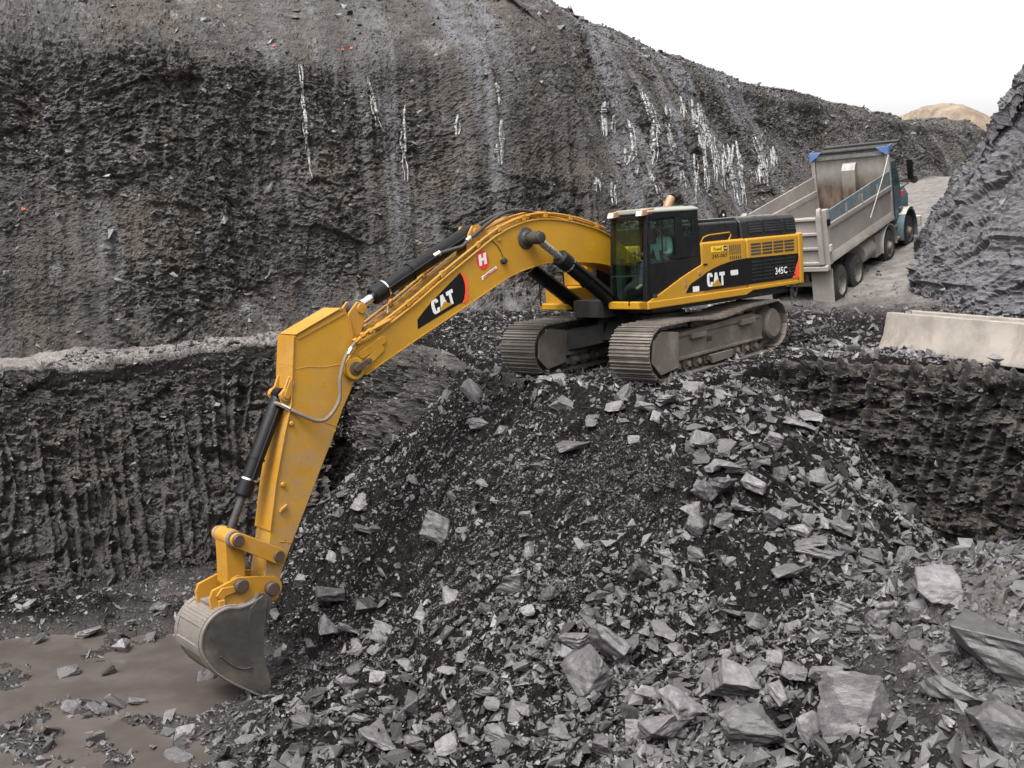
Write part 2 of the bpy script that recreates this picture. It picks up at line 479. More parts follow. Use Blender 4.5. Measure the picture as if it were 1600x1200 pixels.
def sheet(name, base, ds, rows, prof, disp, mat, inward=1):
    """base: control points (x, y, extra...). prof(S, Q, rows) -> setback, z arrays. disp(S2, Z, t) -> offset along the outward normal."""
    S, Q = resample(base, ds)
    tx = np.gradient(Q[:, 0]); ty = np.gradient(Q[:, 1]); L = np.hypot(tx, ty); tx, ty = tx/L, ty/L
    nx, ny = -ty*inward, tx*inward                                     # points into the rock
    setb, Z = prof(S, Q, rows)
    X = Q[:, 0][:, None] + nx[:, None]*setb; Y = Q[:, 1][:, None] + ny[:, None]*setb
    P = np.stack([X, Y, Z], -1)
    du = np.gradient(P, axis=0); dv = np.gradient(P, axis=1)
    N = np.cross(du, dv)*inward; N /= np.linalg.norm(N, axis=-1, keepdims=True) + 1e-9
    for ax, w_ in ((1, 15), (0, 12)):                                      # calm the directions so that the relief does not fold over itself
        pad = [(0, 0)]*3; pad[ax] = (w_ + 1, w_)
        C_ = np.cumsum(np.pad(N, pad, 'edge'), axis=ax); n_ = N.shape[ax]
        N = (np.take(C_, np.arange(2*w_ + 1, 2*w_ + 1 + n_), ax) - np.take(C_, np.arange(0, n_), ax))
    N /= np.linalg.norm(N, axis=-1, keepdims=True) + 1e-9
    D = disp(S[:, None] + 0*Z, Z, rows[None, :] + 0*Z, X, Y)
    P = P + N*D[..., None]
    F = grid_faces(*Z.shape)
    if inward < 0: F = F[:, ::-1]
    at = {'wet_sheen': wet_sheen_mask(X, Y, S[:, None] + 0*Z, Z)} if name == 'rock_wall' else None
    me = mesh_np(name, P.reshape(-1, 3), F, False, at)
    o = obj(name, me, mat)
    du = np.gradient(P, axis=0); dv = np.gradient(P, axis=1)
    N2 = np.cross(du, dv)*inward; N2 /= np.linalg.norm(N2, axis=-1, keepdims=True) + 1e-9
    return o, P, N2

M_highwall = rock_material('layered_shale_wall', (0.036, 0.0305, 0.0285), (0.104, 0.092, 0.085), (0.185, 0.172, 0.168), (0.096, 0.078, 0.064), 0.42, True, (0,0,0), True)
M_bench = rock_material('ripped_shale_face', (0.034, 0.029, 0.0275), (0.112, 0.099, 0.092), (0.23, 0.213, 0.205), (0.086, 0.070, 0.060), 0.55, False)
M_sidewall = rock_material('blue_grey_slate', (0.080, 0.076, 0.084), (0.180, 0.174, 0.184), (0.30, 0.29, 0.305), (0.145, 0.137, 0.140), 0.55, False, (0.15, -0.2, 0))

# the great wall behind: base x, y, z of face top, z of crest, run per metre of face
HW = [(-34, 11.3, 8.0, 17.5, .26), (-12.9, 25.5, 7.9, 17, .25), (-6.3, 28.4, 8.0, 15.8, .26), (-1, 30.2, 8.4, 14.3, .29), (3.2, 31.8, 9.6, 12.7, .38), (6.0, 35.0, 9.8, 11.5, .50),
      (9.3, 40.0, 9.2, 10.3, .56), (15.3, 47.6, 8.8, 9.5, .58), (24, 58, 8.9, 9.4, .6), (34, 70, 9.6, 10.4, .6)]
def prof_high(S, Q, rows):
    zb = bench_z(Q[:, 0], Q[:, 1]) - 0.35
    H = (Q[:, 2] - zb)[:, None]; H2 = np.maximum(Q[:, 3] - Q[:, 2], 0.1)[:, None]
    a = np.clip(rows/0.66, 0, 1)[None]; b = np.clip((rows - 0.66)/0.26, 0, 1)[None]; c = np.clip((rows - 0.92)/0.08, 0, 1)[None]
    foot = (0.45 + 0.65*smooth(-6, 2, Q[:, 0]))[:, None]*np.clip(1 - a*H/1.3, 0, 1)**1.4                          # debris at the foot
    sb = a*H*Q[:, 4][:, None] - foot + b*H2*1.45 + c*18
    z = zb[:, None] + a*H + b*H2 - 0.5*c
    ker = np.hanning(63)[1:-1]; m_ = 30                 # the brow is worn round
    def soft(A):
        B = np.concatenate([np.repeat(A[:, :1], m_, 1), A, np.repeat(A[:, -1:], m_, 1)], 1)
        C_ = np.cumsum(np.concatenate([np.zeros((len(B), 1)), B], 1), 1); w_ = 31
        M1 = (C_[:, w_:] - C_[:, :-w_])/w_
        C_ = np.cumsum(np.concatenate([np.zeros((len(M1), 1)), M1], 1), 1)
        return (C_[:, w_:] - C_[:, :-w_])/w_
    k = smooth(.40, .56, rows)[None]*smooth(.90, .82, rows)[None]
    return sb*(1-k) + soft(sb)*k, z*(1-k) + soft(z)*k
def wet_sheen_mask(x, y, s, z):  # where the wall gets its painted pale sheen, in vertical runs
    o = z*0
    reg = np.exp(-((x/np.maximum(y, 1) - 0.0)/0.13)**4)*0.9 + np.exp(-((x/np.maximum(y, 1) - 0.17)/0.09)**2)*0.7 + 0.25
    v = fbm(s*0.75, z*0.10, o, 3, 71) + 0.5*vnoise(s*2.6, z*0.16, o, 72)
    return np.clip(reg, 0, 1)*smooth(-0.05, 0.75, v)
def disp_high(s, z, t, x, y):
    face = smooth(0.70, 0.60, t); o = z*0
    w = 0.5*vnoise(s*0.3, z*0.3, o, 61)
    zz = z + 0.12*s*0.6 + w; ss = s + 0.35*z*0.3 + w
    d = 0.50*fbm(s*0.14, z*0.14, o, 3, 62)*(0.35 + 0.65*face)
    rough = 0.25 + 0.75*smooth(-0.35, 0.55, fbm(s*0.30, z*0.35, o, 3, 73)) - 0.0
    rough = np.clip(rough - 0.45*wet_sheen_mask(x, y, s, z)*face, 0.18, 1)
    d += face*rough*(0.10*facets(ss, zz, 1.7, 1.2, 63, 0.8) + 0.060*facets(ss, zz, 0.70, 0.50, 64, 0.9))
    d += (0.5 + 0.5*face)*rough*(0.050*facets(ss, zz, 0.32, 0.20, 65, 1.0) + 0.042*facets(ss, zz, 0.15, 0.095, 66, 1.1))
    d += (0.5 + 0.5*rough)*0.026*facets(ss, zz, 0.085, 0.055, 67, 1.0)
    d += face*(0.17*vnoise(s*0.95 + 0.4*w, z*0.10, o, 68) + 0.075*vnoise(s*3.3 + 0.6*w, z*0.20, o, 74) + 0.045*vnoise(s*7.0 + w, z*0.4, o, 75))   # gullies and runnels
    d += (1 - face)*0.12*fbm(s*0.7, z*0.9, o, 4, 69)
    return d
hw_rows = np.concatenate([np.linspace(0, 0.66, 270), np.linspace(0.66, 0.92, 130)[1:], np.linspace(0.92, 1, 10)[1:]])
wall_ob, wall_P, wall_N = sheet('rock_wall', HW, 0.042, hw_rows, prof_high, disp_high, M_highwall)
tag(wall_ob, kind='structure')

# the lower bench face on the left, ripped by bucket teeth
BF = [(-30, 8.0), (-15.5, 19.5), (-11.3, 22.6), (-8.4, 24.7), (-5.7, 26.05), (-4.0, 25.95), (-2.75, 24.7), (-2.0, 23.0), (-1.5, 21.8), (-0.9, 20.8), (0.4, 19.7)]
def prof_left(S, Q, rows):
    zt = bench_z(Q[:, 0], Q[:, 1]) + 0.02
    d = np.interp(rows, [0, .08, .1, .55, 1.0], [0, 0, .02, .52, 1.0])
    so = np.interp(rows, [0, .08, .1, .30, .55, .62, .8, 1.0], [-.9, -.05, 0, .60, 1.45, 1.75, 2.55, 3.5])
    so = np.where(so < -.04, so[None]*(.30 + .70*smooth(-4.4, -3.2, Q[:, 0]))[:, None], so[None])
    lip = np.interp(rows, [0, .08, .1], [-.12, 0.0, 0])
    so = np.where(so > 0, so*(1 - 0.62*smooth(-5.0, -3.4, Q[:, 0]))[:, None], so)     # the recess behind the stick is cut steeper
    return -so + 0*zt[:, None], zt[:, None]*(1 - d[None]) - 4.85*d[None] + lip[None]
def disp_face(seed, gs, gd, dip):
    def f(s, z, t, x, y):
        o = z*0; on = smooth(0.04, 0.14, t)
        w = 0.4*vnoise(s*0.5, z*0.5, o, seed)
        zz = z + dip*s + 0.6*w; ss = s - 0.2*z + w
        d = 0.28*fbm(s*0.3, z*0.35, o, 3, seed+1)
        d += 0.12*facets(ss, zz, 1.3, 0.6, seed+2, 0.9) + 0.085*facets(ss, zz, 0.46, 0.20, seed+3, 1.0) + 0.055*facets(ss, zz, 0.24, 0.09, seed+4, 1.0) + 0.028*facets(ss, zz, 0.11, 0.055, seed+5, 1.0)
        sg = ss + 0.12*z + 0.22*vnoise(s*0.7, z*0.5, o, seed+6) + 0.07*vnoise(s*2.2, z*1.6, o, seed+8)
        g = sg/gs; cell = np.floor(g); ph = g - cell
        off = 0.35 + 0.3*_h(cell, cell*0, cell*0, seed+9); wid = 0.12 + 0.15*_h(cell, cell*0, cell*0+1, seed+9); amp = 0.55 + 0.45*_h(cell, cell*0, cell*0+2, seed+9)
        brk = smooth(-0.45, 0.05, vnoise(cell*3.7, z*0.9, o, seed+10) + 0.15)
        keep = smooth(-0.15, 0.30, 0.25 + vnoise(s*0.40, z*0.45, o, seed+7))*smooth(1.0, 0.82, t)*brk*amp
        if seed == 100:
            sg = ss + 0.03*z + 0.06*vnoise(s*0.7, z*0.5, o, seed+6); g = sg/gs; cell = np.floor(g); ph = g - cell; off = 0.4 + 0.2*_h(cell, cell*0, cell*0, 109); wid = 0.17; keep = smooth(1.0, 0.85, t)*(0.5 + 0.5*smooth(-.4, .1, vnoise(cell*3.7, z*0.8, o, 119)))
        d -= gd*np.where(np.abs(ph - off) < wid, 1 - (np.abs(ph - off)/wid)**2, 0)*keep
        if seed == 80: d -= 1.3*np.exp(-(((x + 2.0)/1.0)**2 + ((y - 23.6)/1.5)**2 + ((z + 2.0)/0.9)**2)) + 0.5*np.exp(-(((x + 5.6)/1.6)**2 + ((z + 3.6)/0.35)**2))
        return d*(0.12 + 0.88*on)
    return f
face_l, FL_P, FL_N = sheet('bench_wall', BF, 0.030, np.linspace(0, 1, 240), prof_left, disp_face(80, 0.31, 0.24, 0.14), M_bench)
tag(face_l, kind='structure')
FR = [(5.2, 20.9), (6.0, 20.55), (7.2, 20.0), (9.35, 18.65), (13, 16.4), (19, 12.5)]
def prof_right(S, Q, rows):
    zt = bench_z(Q[:, 0], Q[:, 1]) + 0.03
    d = np.interp(rows, [0, .08, .1, 1.0], [0, 0, .01, 1.0])
    so = np.interp(rows, [0, .08, .1, .5, 1.0], [-.9, -.05, 0, .25, .95])
    lip = np.interp(rows, [0, .08, .1], [-.12, 0.0, 0])
    return -so[None] + 0*zt[:, None], zt[:, None]*(1 - d[None]) - 4.6*d[None] + lip[None]
face_r, FR_P, FR_N = sheet('bench_wall', FR, 0.032, np.linspace(0, 1, 190), prof_right, disp_face(100, 0.37, 0.36, -0.03), M_bench)
tag(face_r, kind='structure')

# rock side of the haul ramp, on the right
SW = [(30, 12, 12, .45), (19, 20.5, 12, .45), (13.6, 23.6, 12, .42), (11.3, 25.8, 11.8, .44), (10.5, 28.1, 11.2, .47), (12.1, 31.6, 9.4, .44), (15.2, 36, 8.4, .40), (18.0, 41, 7.2, .40), (21.6, 47, 6.9, .4), (27, 56, 7.2, .4), (36, 68, 8, .4)]
def prof_side(S, Q, rows):
    zb = bench_z(Q[:, 0], Q[:, 1]) - 0.5
    a = np.clip(rows/0.88, 0, 1)[None]; c = np.clip((rows - 0.88)/0.12, 0, 1)[None]
    H = (Q[:, 2] - zb)[:, None]
    shape = np.interp(a, [0, .1, .2, .3, .5, .7, 1.0], [0, .05, .13, .25, .5, .72, 1.0])
    return shape*H*Q[:, 3][:, None] + c*16, zb[:, None] + a*H + 0.4*c
def disp_side(s, z, t, x, y):
    o = z*0; w = 0.5*vnoise(s*0.35, z*0.4, o, 121)
    zz = z + 0.10*s + w; ss = s + w
    d = 0.28*fbm(s*0.22, z*0.3, o, 3, 122)
    d += 0.13*facets(ss, zz, 2.4, 1.2, 123, 0.6) + 0.065*facets(ss, zz, 0.95, 0.42, 124, 0.9) + 0.042*facets(ss, zz, 0.40, 0.17, 125, 1.0) + 0.026*facets(ss, zz, 0.18, 0.06, 126, 1.0)
    return d
side_ob, SW_P, SW_N = sheet('ramp_wall', SW, 0.06, np.concatenate([np.linspace(0, .88, 230), np.linspace(.88, 1, 8)[1:]]), prof_side, disp_side, M_sidewall, -1)
tag(side_ob, kind='structure')

# brown spoil hill beyond the top of the ramp
hx = np.linspace(30, 150, 121); hy = np.linspace(110, 210, 101)
HX, HY = np.meshgrid(hx, hy, indexing='ij')
HZ = 5 + (12.7*smooth(51, 58, HX) + 2.9*np.exp(-((HX - 60)/4.2)**2))*np.exp(-((HY - 152)/24)**4) + 0.9*fbm(HX*0.12, HY*0.12, HX*0, 5, 140)
t = NT('brown_spoil')
c = t.mix(t.ramp(t.noise(0.25, 8, 0.7), 0.38, 0.65), (0.13, 0.095, 0.065), (0.25, 0.195, 0.145))
M_spoil = t.done(c, 0.9, t.bump(t.noise(1.2, 8, 0.7), 0.8, 0.6))
tag(obj('hill', mesh_np('hill', np.stack([HX, HY, HZ], -1).reshape(-1, 3), grid_faces(121, 101), False), M_spoil), kind='structure')
# ------------------------------------------------------------------ machine materials
def paint(name, base, dust, dust_amt=0.35, rough=0.42, metal=0.0, scuff=(0.10, 0.09, 0.08), zd=None, spec=0.5):
    t = NT(name)
    n1 = t.noise(1.3, 6, 0.65); n2 = t.noise(9, 8, 0.7); n3 = t.noise(3.0, 8, 0.75, t.mapped((1, 1, 0.35)))
    c = t.mix(t.math('MULTIPLY', t.ramp(n1, 0.42, 0.70), dust_amt), base, dust)
    c = t.mix(t.math('MULTIPLY', t.ramp(n3, 0.55, 0.78), dust_amt * 0.9), c, dust)
    c = t.mix(t.ramp(t.noise(0.7, 7, 0.7, t.mapped((1, 1, 1.6))), 0.40, 0.62, 0.0, 0.45), c, tuple(0.72*q for q in base))
    c = t.mix(t.math('MULTIPLY', t.ramp(t.noise(4.5, 8, 0.75, t.mapped((2.2, 2.2, 0.22))), 0.56, 0.74), dust_amt*0.8), c, tuple(0.45*q + 0.55*d_ for q, d_ in zip(scuff, dust)))
    c = t.mix(t.ramp(n2, 0.65, 0.71, 0, 0.55 * min(1, dust_amt * 2)), c, scuff)
    if zd:
        sp = t.n('ShaderNodeSeparateXYZ'); t.L(t.co(), sp.inputs[0])          # mud splashed up from the digging end
        g = t.ramp(t.math('ADD', sp.outputs[2], t.math('MULTIPLY', t.noise(2.2, 8, 0.75), 2.6)), zd[0], zd[1])
        c = t.mix(t.math('MULTIPLY', g, t.ramp(t.noise(5, 8, 0.8), 0.36, 0.62)), c, zd[2])
        c = t.mix(t.math('MULTIPLY', t.ramp(t.noise(16, 6, 0.7), 0.63, 0.68), t.ramp(n1, .4, .6)), c, (0.05, 0.035, 0.02))
    r = t.ramp(n2, 0.3, 0.7, rough - 0.08, rough + 0.22)
    return t.done(c, r, t.bump(n2, 0.06, 0.01), Metallic=metal, **{'Specular IOR Level': spec})
M_yel = paint('yellow_paint', (0.375, 0.190, 0.007), (0.27, 0.150, 0.03), 0.42, 0.42)
M_yelw = paint('worn_yellow_paint', (0.35, 0.165, 0.010), (0.27, 0.170, 0.07), 0.62, 0.50)
M_yeld = paint('dusty_yellow_paint', (0.50, 0.27, 0.04), (0.36, 0.28, 0.19), 0.9, 0.62)
M_blk = paint('black_paint', (0.006, 0.006, 0.007), (0.022, 0.021, 0.020), 0.25, 0.34, spec=0.22)
M_stick = paint('splashed_yellow_paint', (0.375, 0.190, 0.007), (0.30, 0.165, 0.03), 0.40, 0.42, zd=(3.3, 0.3, (0.27, 0.165, 0.075)))
M_decal = paint('black_decal', (0.005, 0.005, 0.006), (0.015, 0.014, 0.013), 0.2, 0.42, spec=0.2)
M_hood = paint('grey_black_hood', (0.010, 0.010, 0.011), (0.045, 0.042, 0.038), 0.30, 0.30, spec=0.4)
M_roof = paint('cab_roof_paint', (0.24, 0.235, 0.21), (0.15, 0.22, 0.20), 0.6, 0.45)
M_white = paint('white_decal', (0.62, 0.62, 0.61), (0.48, 0.46, 0.43), 0.18, 0.45)
M_red = paint('red_decal', (0.55, 0.025, 0.015), (0.4, 0.06, 0.04), 0.2, 0.45)
M_ored = paint('orange_red_decal', (0.75, 0.07, 0.018), (0.6, 0.12, 0.05), 0.2, 0.45)
M_lamp = paint('lamp_housing', (0.25, 0.14, 0.07), (0.22, 0.15, 0.10), 0.3, 0.45)
M_mud = paint('dry_mud_steel', (0.098, 0.082, 0.070), (0.235, 0.202, 0.175), 0.8, 0.80, 0.0, (0.06, 0.05, 0.045))
M_shoe = paint('track_shoe_steel', (0.120, 0.104, 0.092), (0.24, 0.21, 0.185), 0.65, 0.48, 0.35, (0.04, 0.035, 0.03))
M_dark = paint('greasy_dark_steel', (0.022, 0.020, 0.019), (0.07, 0.06, 0.052), 0.5, 0.55)
M_bkt = paint('scoured_bucket_steel', (0.070, 0.063, 0.060), (0.20, 0.172, 0.15), 0.75, 0.46, 0.45, (0.05, 0.045, 0.045))
M_bktw = paint('worn_bucket_plate', (0.17, 0.15, 0.135), (0.25, 0.22, 0.19), 0.7, 0.5, 0.35, (0.10, 0.09, 0.085))
M_rub = paint('rubber_hose', (0.020, 0.019, 0.018), (0.10, 0.09, 0.08), 0.5, 0.6)
M_hose = paint('dusty_hose', (0.13, 0.10, 0.075), (0.20, 0.16, 0.12), 0.5, 0.6)
M_rust = paint('rusty_pin_steel', (0.075, 0.05, 0.036), (0.14, 0.10, 0.075), 0.6, 0.55, 0.4)
t = NT('chrome_rod'); M_chr = t.done((0.62, 0.60, 0.58), t.ramp(t.noise(12, 6, 0.7), .35, .7, .16, .42), None, Metallic=1.0)
t = NT('lamp_glass'); M_lens = t.done((0.75, 0.72, 0.66), 0.15)
def glass_mat(name, tint, refl):
    t = NT(name)
    tr = t.n('ShaderNodeBsdfTransparent'); tr.inputs[0].default_value = (*tint, 1)
    gl = t.n('ShaderNodeBsdfGlossy'); gl.inputs['Roughness'].default_value = 0.06; gl.inputs[0].default_value = (0.85, 0.95, 0.92, 1)
    lw = t.n('ShaderNodeLayerWeight'); lw.inputs[0].default_value = 0.5
    f = t.math('ADD', t.math('MULTIPLY', t.math('POWER', lw.outputs['Facing'], 4.0), 0.55), refl)
    mx = t.n('ShaderNodeMixShader'); t.L(f, mx.inputs[0]); t.L(tr.outputs[0], mx.inputs[1]); t.L(gl.outputs[0], mx.inputs[2])
    t.L(mx.outputs[0], t.out.inputs[0]); t.mat.node_tree.nodes.remove(t.p)
    return t.mat
M_glass = glass_mat('green_cab_glass', (0.68, 0.81, 0.75), 0.05)

def offset_strip(mb, line, th, y0, y1):
    """a plate of thickness th laid along the outside (left) of an xz polyline."""
    P = [Vector((p[0], p[1])) for p in line]; O = []
    for i, p in enumerate(P):
        d = (P[min(i+1, len(P)-1)] - P[max(i-1, 0)]).normalized()
        O.append(p + Vector((-d.y, d.x))*th)
    for i in range(len(P)-1):
        a, b, c, d = P[i], P[i+1], O[i+1], O[i]
        mb.prism([tuple(a), tuple(b), tuple(c), tuple(d)], y0, y1)
    return mb
def capsule(p, q, r0, r1, n=9):
    """dog-bone outline round two xz points."""
    p, q = Vector(p), Vector(q); d = (q - p); a = math.atan2(d.y, d.x); out = []
    for i in range(n): t = a + math.pi/2 + math.pi*i/(n-1); out.append((p.x + r0*math.cos(t), p.y + r0*math.sin(t)))
    for i in range(n): t = a - math.pi/2 + math.pi*i/(n-1); out.append((q.x + r1*math.cos(t), q.y + r1*math.sin(t)))
    return out
def ellipse(cx, cz, rx, rz, rot=0, n=28):
    return [(cx + rx*math.cos(a)*math.cos(rot) - rz*math.sin(a)*math.sin(rot), cz + rx*math.cos(a)*math.sin(rot) + rz*math.sin(a)*math.cos(rot)) for a in [2*math.pi*i/n for i in range(n)]]
def xform(P, o, ux, uz):
    """unit-square drawing -> xz plane, o = lower left, ux = along, uz = up."""
    return [(o[0] + ux[0]*a + uz[0]*b, o[1] + ux[1]*a + uz[1]*b) for a, b in P]
LC = [(1, .70), (.62, .70), (.62, .80), (.52, .85), (.44, .80), (.40, .5), (.44, .20), (.52, .15), (.62, .20), (.62, .33), (1, .33), (1, .18), (.82, 0), (.25, 0), (.04, .15), (0, .35), (0, .65), (.04, .85), (.25, 1), (.82, 1), (1, .82)]
LA = [(0, 0), (.33, 1), (.67, 1), (1, 0), (.68, .0), (.63, .20), (.37, .20), (.32, 0)]
LT = [(.32, 0), (.32, .74), (0, .74), (0, 1), (1, 1), (1, .74), (.68, .74), (.68, 0)]
LH = [(0, 0), (0, 1), (.36, 1), (.36, .62), (.64, .62), (.64, 1), (1, 1), (1, 0), (.64, 0), (.64, .38), (.36, .38), (.36, 0)]
D3 = [(0,1),(1,1),(1,.58),(.82,.5),(1,.42),(1,0),(0,0),(0,.25),(.6,.25),(.6,.4),(.3,.4),(.3,.6),(.6,.6),(.6,.75),(0,.75)]
D4 = [(.55,0),(.55,.22),(0,.22),(0,.45),(.4,1),(.72,1),(.36,.45),(.55,.45),(.55,.7),(.9,.7),(.9,.45),(1,.45),(1,.22),(.9,.22),(.9,0)]
D5 = [(1,1),(0,1),(0,.42),(.6,.42),(.6,.22),(0,.22),(0,0),(.85,0),(1,.1),(1,.55),(.85,.64),(.38,.64),(.38,.77),(1,.77)]
def letters(mb, glyphs, o, ux, uz, y, th, gap=0.10):
    """glyphs drawn side by side on a plate that faces +y."""
    w = sum(g[1] for g in glyphs) + gap*(len(glyphs)-1); k = 1.0/w; a = 0
    for g, gw in glyphs:
        for part in (g if isinstance(g[0], list) else [g]):
            mb.prism(xform([((a + p[0]*gw)*k, p[1]) for p in part], o, ux, uz), y, y + th)
        a += gw + gap
    return mb
def text_mesh(name, body, o, ux, uz, y, mat, parent, off=0.0):
    """small lettering from the built-in font, lower left at o, on a plate facing +y."""
    cu = bpy.data.curves.new(name, 'FONT'); cu.body = body; cu.offset = off; cu.extrude = 0.0; cu.resolution_u = 2
    tmp = bpy.data.objects.new('tmp', cu); COL.objects.link(tmp)
    dg = bpy.context.evaluated_depsgraph_get(); dg.update()
    me = bpy.data.meshes.new_from_object(tmp.evaluated_get(dg))
    bpy.data.objects.remove(tmp)
    co = [v.co.copy() for v in me.vertices]
    x0, x1 = min(c.x for c in co), max(c.x for c in co); z0, z1 = min(c.y for c in co), max(c.y for c in co)
    for v, c in zip(me.vertices, co):
        a, b = (c.x - x0)/(x1 - x0), (c.y - z0)/(z1 - z0)
        v.co = (o[0] + ux[0]*a + uz[0]*b, y, o[1] + ux[1]*a + uz[1]*b)
    me.name = name
    return obj(name, me, mat, parent)

# ------------------------------------------------------------------ the excavator
EX = empty('excavator', mat=Matrix.Translation((MO[0], MO[1], 0)) @ rot_machine(H_YAW).to_4x4())
tag(EX, 'large yellow tracked excavator on the bench reaching its arm down into the pit', 'excavator')
BY = -0.154

# --- crawler tracks
TR_LOCAL = rot_machine(H_YAW).inverted().to_4x4() @ rot_machine(T_YAW).to_4x4()
G2, SH = 1.389, 0.458
def track_path(n):
    """closed path of the chain: bottom run, idler, sagging top run, sprocket."""
    pts = []
    rI, xI, zI = 0.49, 2.14, 0.575
    rS, xS, zS = 0.47, -2.17, 0.62
    for i in range(40): pts.append((xS + 0.15 + (xI - xS - 0.2)*i/39, 0.075))
    for i in range(1, 30): a = -math.pi/2 + math.pi*i/30; pts.append((xI + rI*math.cos(a)*1.0, zI + rI*math.sin(a)))
    for i in range(50):
        u = i/49; x = xI - 0.1 + (xS - xI + 0.1)*u
        z = zI + rI + (zS + rS - zI - rI)*u + 0.045*math.sin(u*math.pi*3 + 0.3)*math.sin(u*math.pi) - 0.05*math.sin(u*math.pi)
        pts.append((x, z))
    for i in range(1, 30): a = math.pi/2 + math.pi*i/30; pts.append((xS + rS*math.cos(a), zS + rS*math.sin(a)))
    P = np.array(pts + pts[:1]); s = np.concatenate([[0], np.cumsum(np.hypot(*np.diff(P, axis=0).T))])
    S = np.linspace(0, s[-1], n, endpoint=False)
    X, Z = np.interp(S, s, P[:, 0]), np.interp(S, s, P[:, 1])
    e = 0.03
    DX = np.interp((S + e) % s[-1], s, P[:, 0]) - np.interp((S - e) % s[-1], s, P[:, 0])
    DZ = np.interp((S + e) % s[-1], s, P[:, 1]) - np.interp((S - e) % s[-1], s, P[:, 1])
    return X, Z, DX, DZ, s[-1]/n
def make_track(y0, side):
    f = MB()
    yo, yi = y0 + side*0.30, y0 - side*0.30
    f.prism([(-1.80, .38), (-1.86, .84), (-1.2, .93), (1.2, .86), (1.72, .84), (1.80, .34), (1.4, .33), (-1.4, .33)], min(yo, yi), max(yo, yi))
    f.prism([(-1.75, .34), (-1.75, .40), (1.7, .40), (1.7, .33)], min(yo + side*.005, yo + side*.05), max(yo + side*.005, yo + side*.05))
    f.prism([(-1.7, .80), (-1.7, .86), (-1.2, .935), (1.2, .865), (1.55, .84), (1.55, .78)], min(yo + side*.004, yo + side*.035), max(yo + side*.004, yo + side*.035))
    tr = f.build('crawler_track', M_mud, EX, 0.02); tr.matrix_local = TR_LOCAL
    g = MB()                                                              # idler fork and guard plates on the outer side
    g.prism([(1.60, .22), (1.55, .90), (2.12, .98), (2.42, .80), (2.48, .42), (2.2, .16)], y0 + side*0.36, y0 + side*0.40); g.build('idler_guard', M_mud, tr, 0.015); g = MB()
    g.prism([(1.60, .22), (1.55, .90), (2.12, .98), (2.42, .80), (2.48, .42), (2.2, .16)], y0 - side*0.36, y0 - side*0.40); g.build('idler_guard', M_mud, tr, 0.015)
    g = MB(); g.box(0.55, 1.05, min(yo, yo + side*.10), max(yo, yo + side*.10), .70, .80); g.build('step', M_mud, tr, 0.015); g = MB()
    g.box(-1.35, -0.80, min(yo, yo + side*.12), max(yo, yo + side*.12), .74, .86); g.build('step', M_mud, tr, 0.015); g = MB()
    g.prism([(-.45, .30), (-.40, .14), (.35, .12), (.45, .30)], min(yo + side*.02, yo + side*.09), max(yo + side*.02, yo + side*.09))
    k = MB(); k.box(.22, .42, min(yo - .001, yo + side*.006), max(yo, yo + side*.006), .56, .66); k.build('frame_slot', M_dark, tr)
    g.build('guard_plate', M_mud, tr, 0.015)
    X, Z, DX, DZ, pitch = track_path(49)
    c = MB()
    for x, z, dx, dz in zip(X, Z, DX, DZ):
        L = math.hypot(dx, dz); tx, tz = dx/L, dz/L; nx, nz = tz, -tx         # outward normal
        def P(a, b): return (x + tx*a + nx*b, z + tz*a + nz*b)
        h = pitch*0.5
        prof = [P(-h*.96, .0), P(-h*.96, .016), P(-h*.62, .018), P(-h*.60, .062), P(-h*.44, .062), P(-h*.40, .02), P(-h*.08, .02), P(-h*.05, .05), P(h*.11, .05), P(h*.14, .02), P(h*.50, .02), P(h*.52, .05), P(h*.68, .05), P(h*.70, .018), P(h*.99, .016), P(h*.99, 0)]
        c.prism(prof, y0 - SH, y0 + SH)
        for yy in (-.11, .11):                                               # chain links
            c.prism([P(-h*1.05, -.02), P(-h*1.05, -.11), P(h*1.05, -.13), P(h*1.05, -.02)], y0 + yy - .025, y0 + yy + .025)
    c.build('track_chain', M_shoe, tr)
    w = MB(); w.lathe((2.14, y0 - .20, .575), (0, 1, 0), [(0, .12), (.02, .36), (.04, .42), (.12, .44), (.13, .40), (.27, .40), (.28, .44), (.36, .42), (.38, .36), (.40, .12)])
    w.build('idler', M_mud, tr)
    w = MB()
    w.lathe((-2.17, y0 - .22, .62), (0, 1, 0), [(0, .1), (.0, .33), (.20, .40), (.26, .40), (.30, .36), (.44, .36)] if side > 0 else [(0, .36), (.14, .36), (.2, .40), (.26, .4), (.44, .33), (.44, .1)])
    w.lathe((-2.17, y0 + side*.22, .62), (0, side, 0), [(0, .34), (.14, .33), (.17, .30), (.19, .28), (.195, .0)])
    for i in range(21):
        a = 2*math.pi*i/21; ca, sa = math.cos(a), math.sin(a)
        w.prism([(-2.17 + ca*.38 - sa*.04, .62 + sa*.38 + ca*.04), (-2.17 + ca*.45 - sa*.015, .62 + sa*.45 + ca*.015), (-2.17 + ca*.45 + sa*.015, .62 + sa*.45 - ca*.015), (-2.17 + ca*.38 + sa*.04, .62 + sa*.38 - ca*.04)], y0 - .04, y0 + .04)
    w.build('sprocket', M_mud, tr)
    for i in range(9):
        x = -1.50 + i*0.375
        r = MB(); r.lathe((x, y0 - .26, .225), (0, 1, 0), [(0, .06), (.0, .115), (.06, .12), (.07, .155), (.10, .155), (.11, .12), (.41, .12), (.42, .155), (.45, .155), (.46, .12), (.52, .115), (.52, .06), (.60, .055)])
        r.build('track_roller', M_mud, tr)
    for x in (-0.75, 0.75):
        r = MB(); r.lathe((x, y0 - .2, .94), (0, 1, 0), [(0, .07), (.40, .07)]); r.build('carrier_roller', M_dark, tr)
    return tr
make_track(G2, 1)
make_track(-G2, -1)
u = MB()                                                                  # undercarriage between the tracks
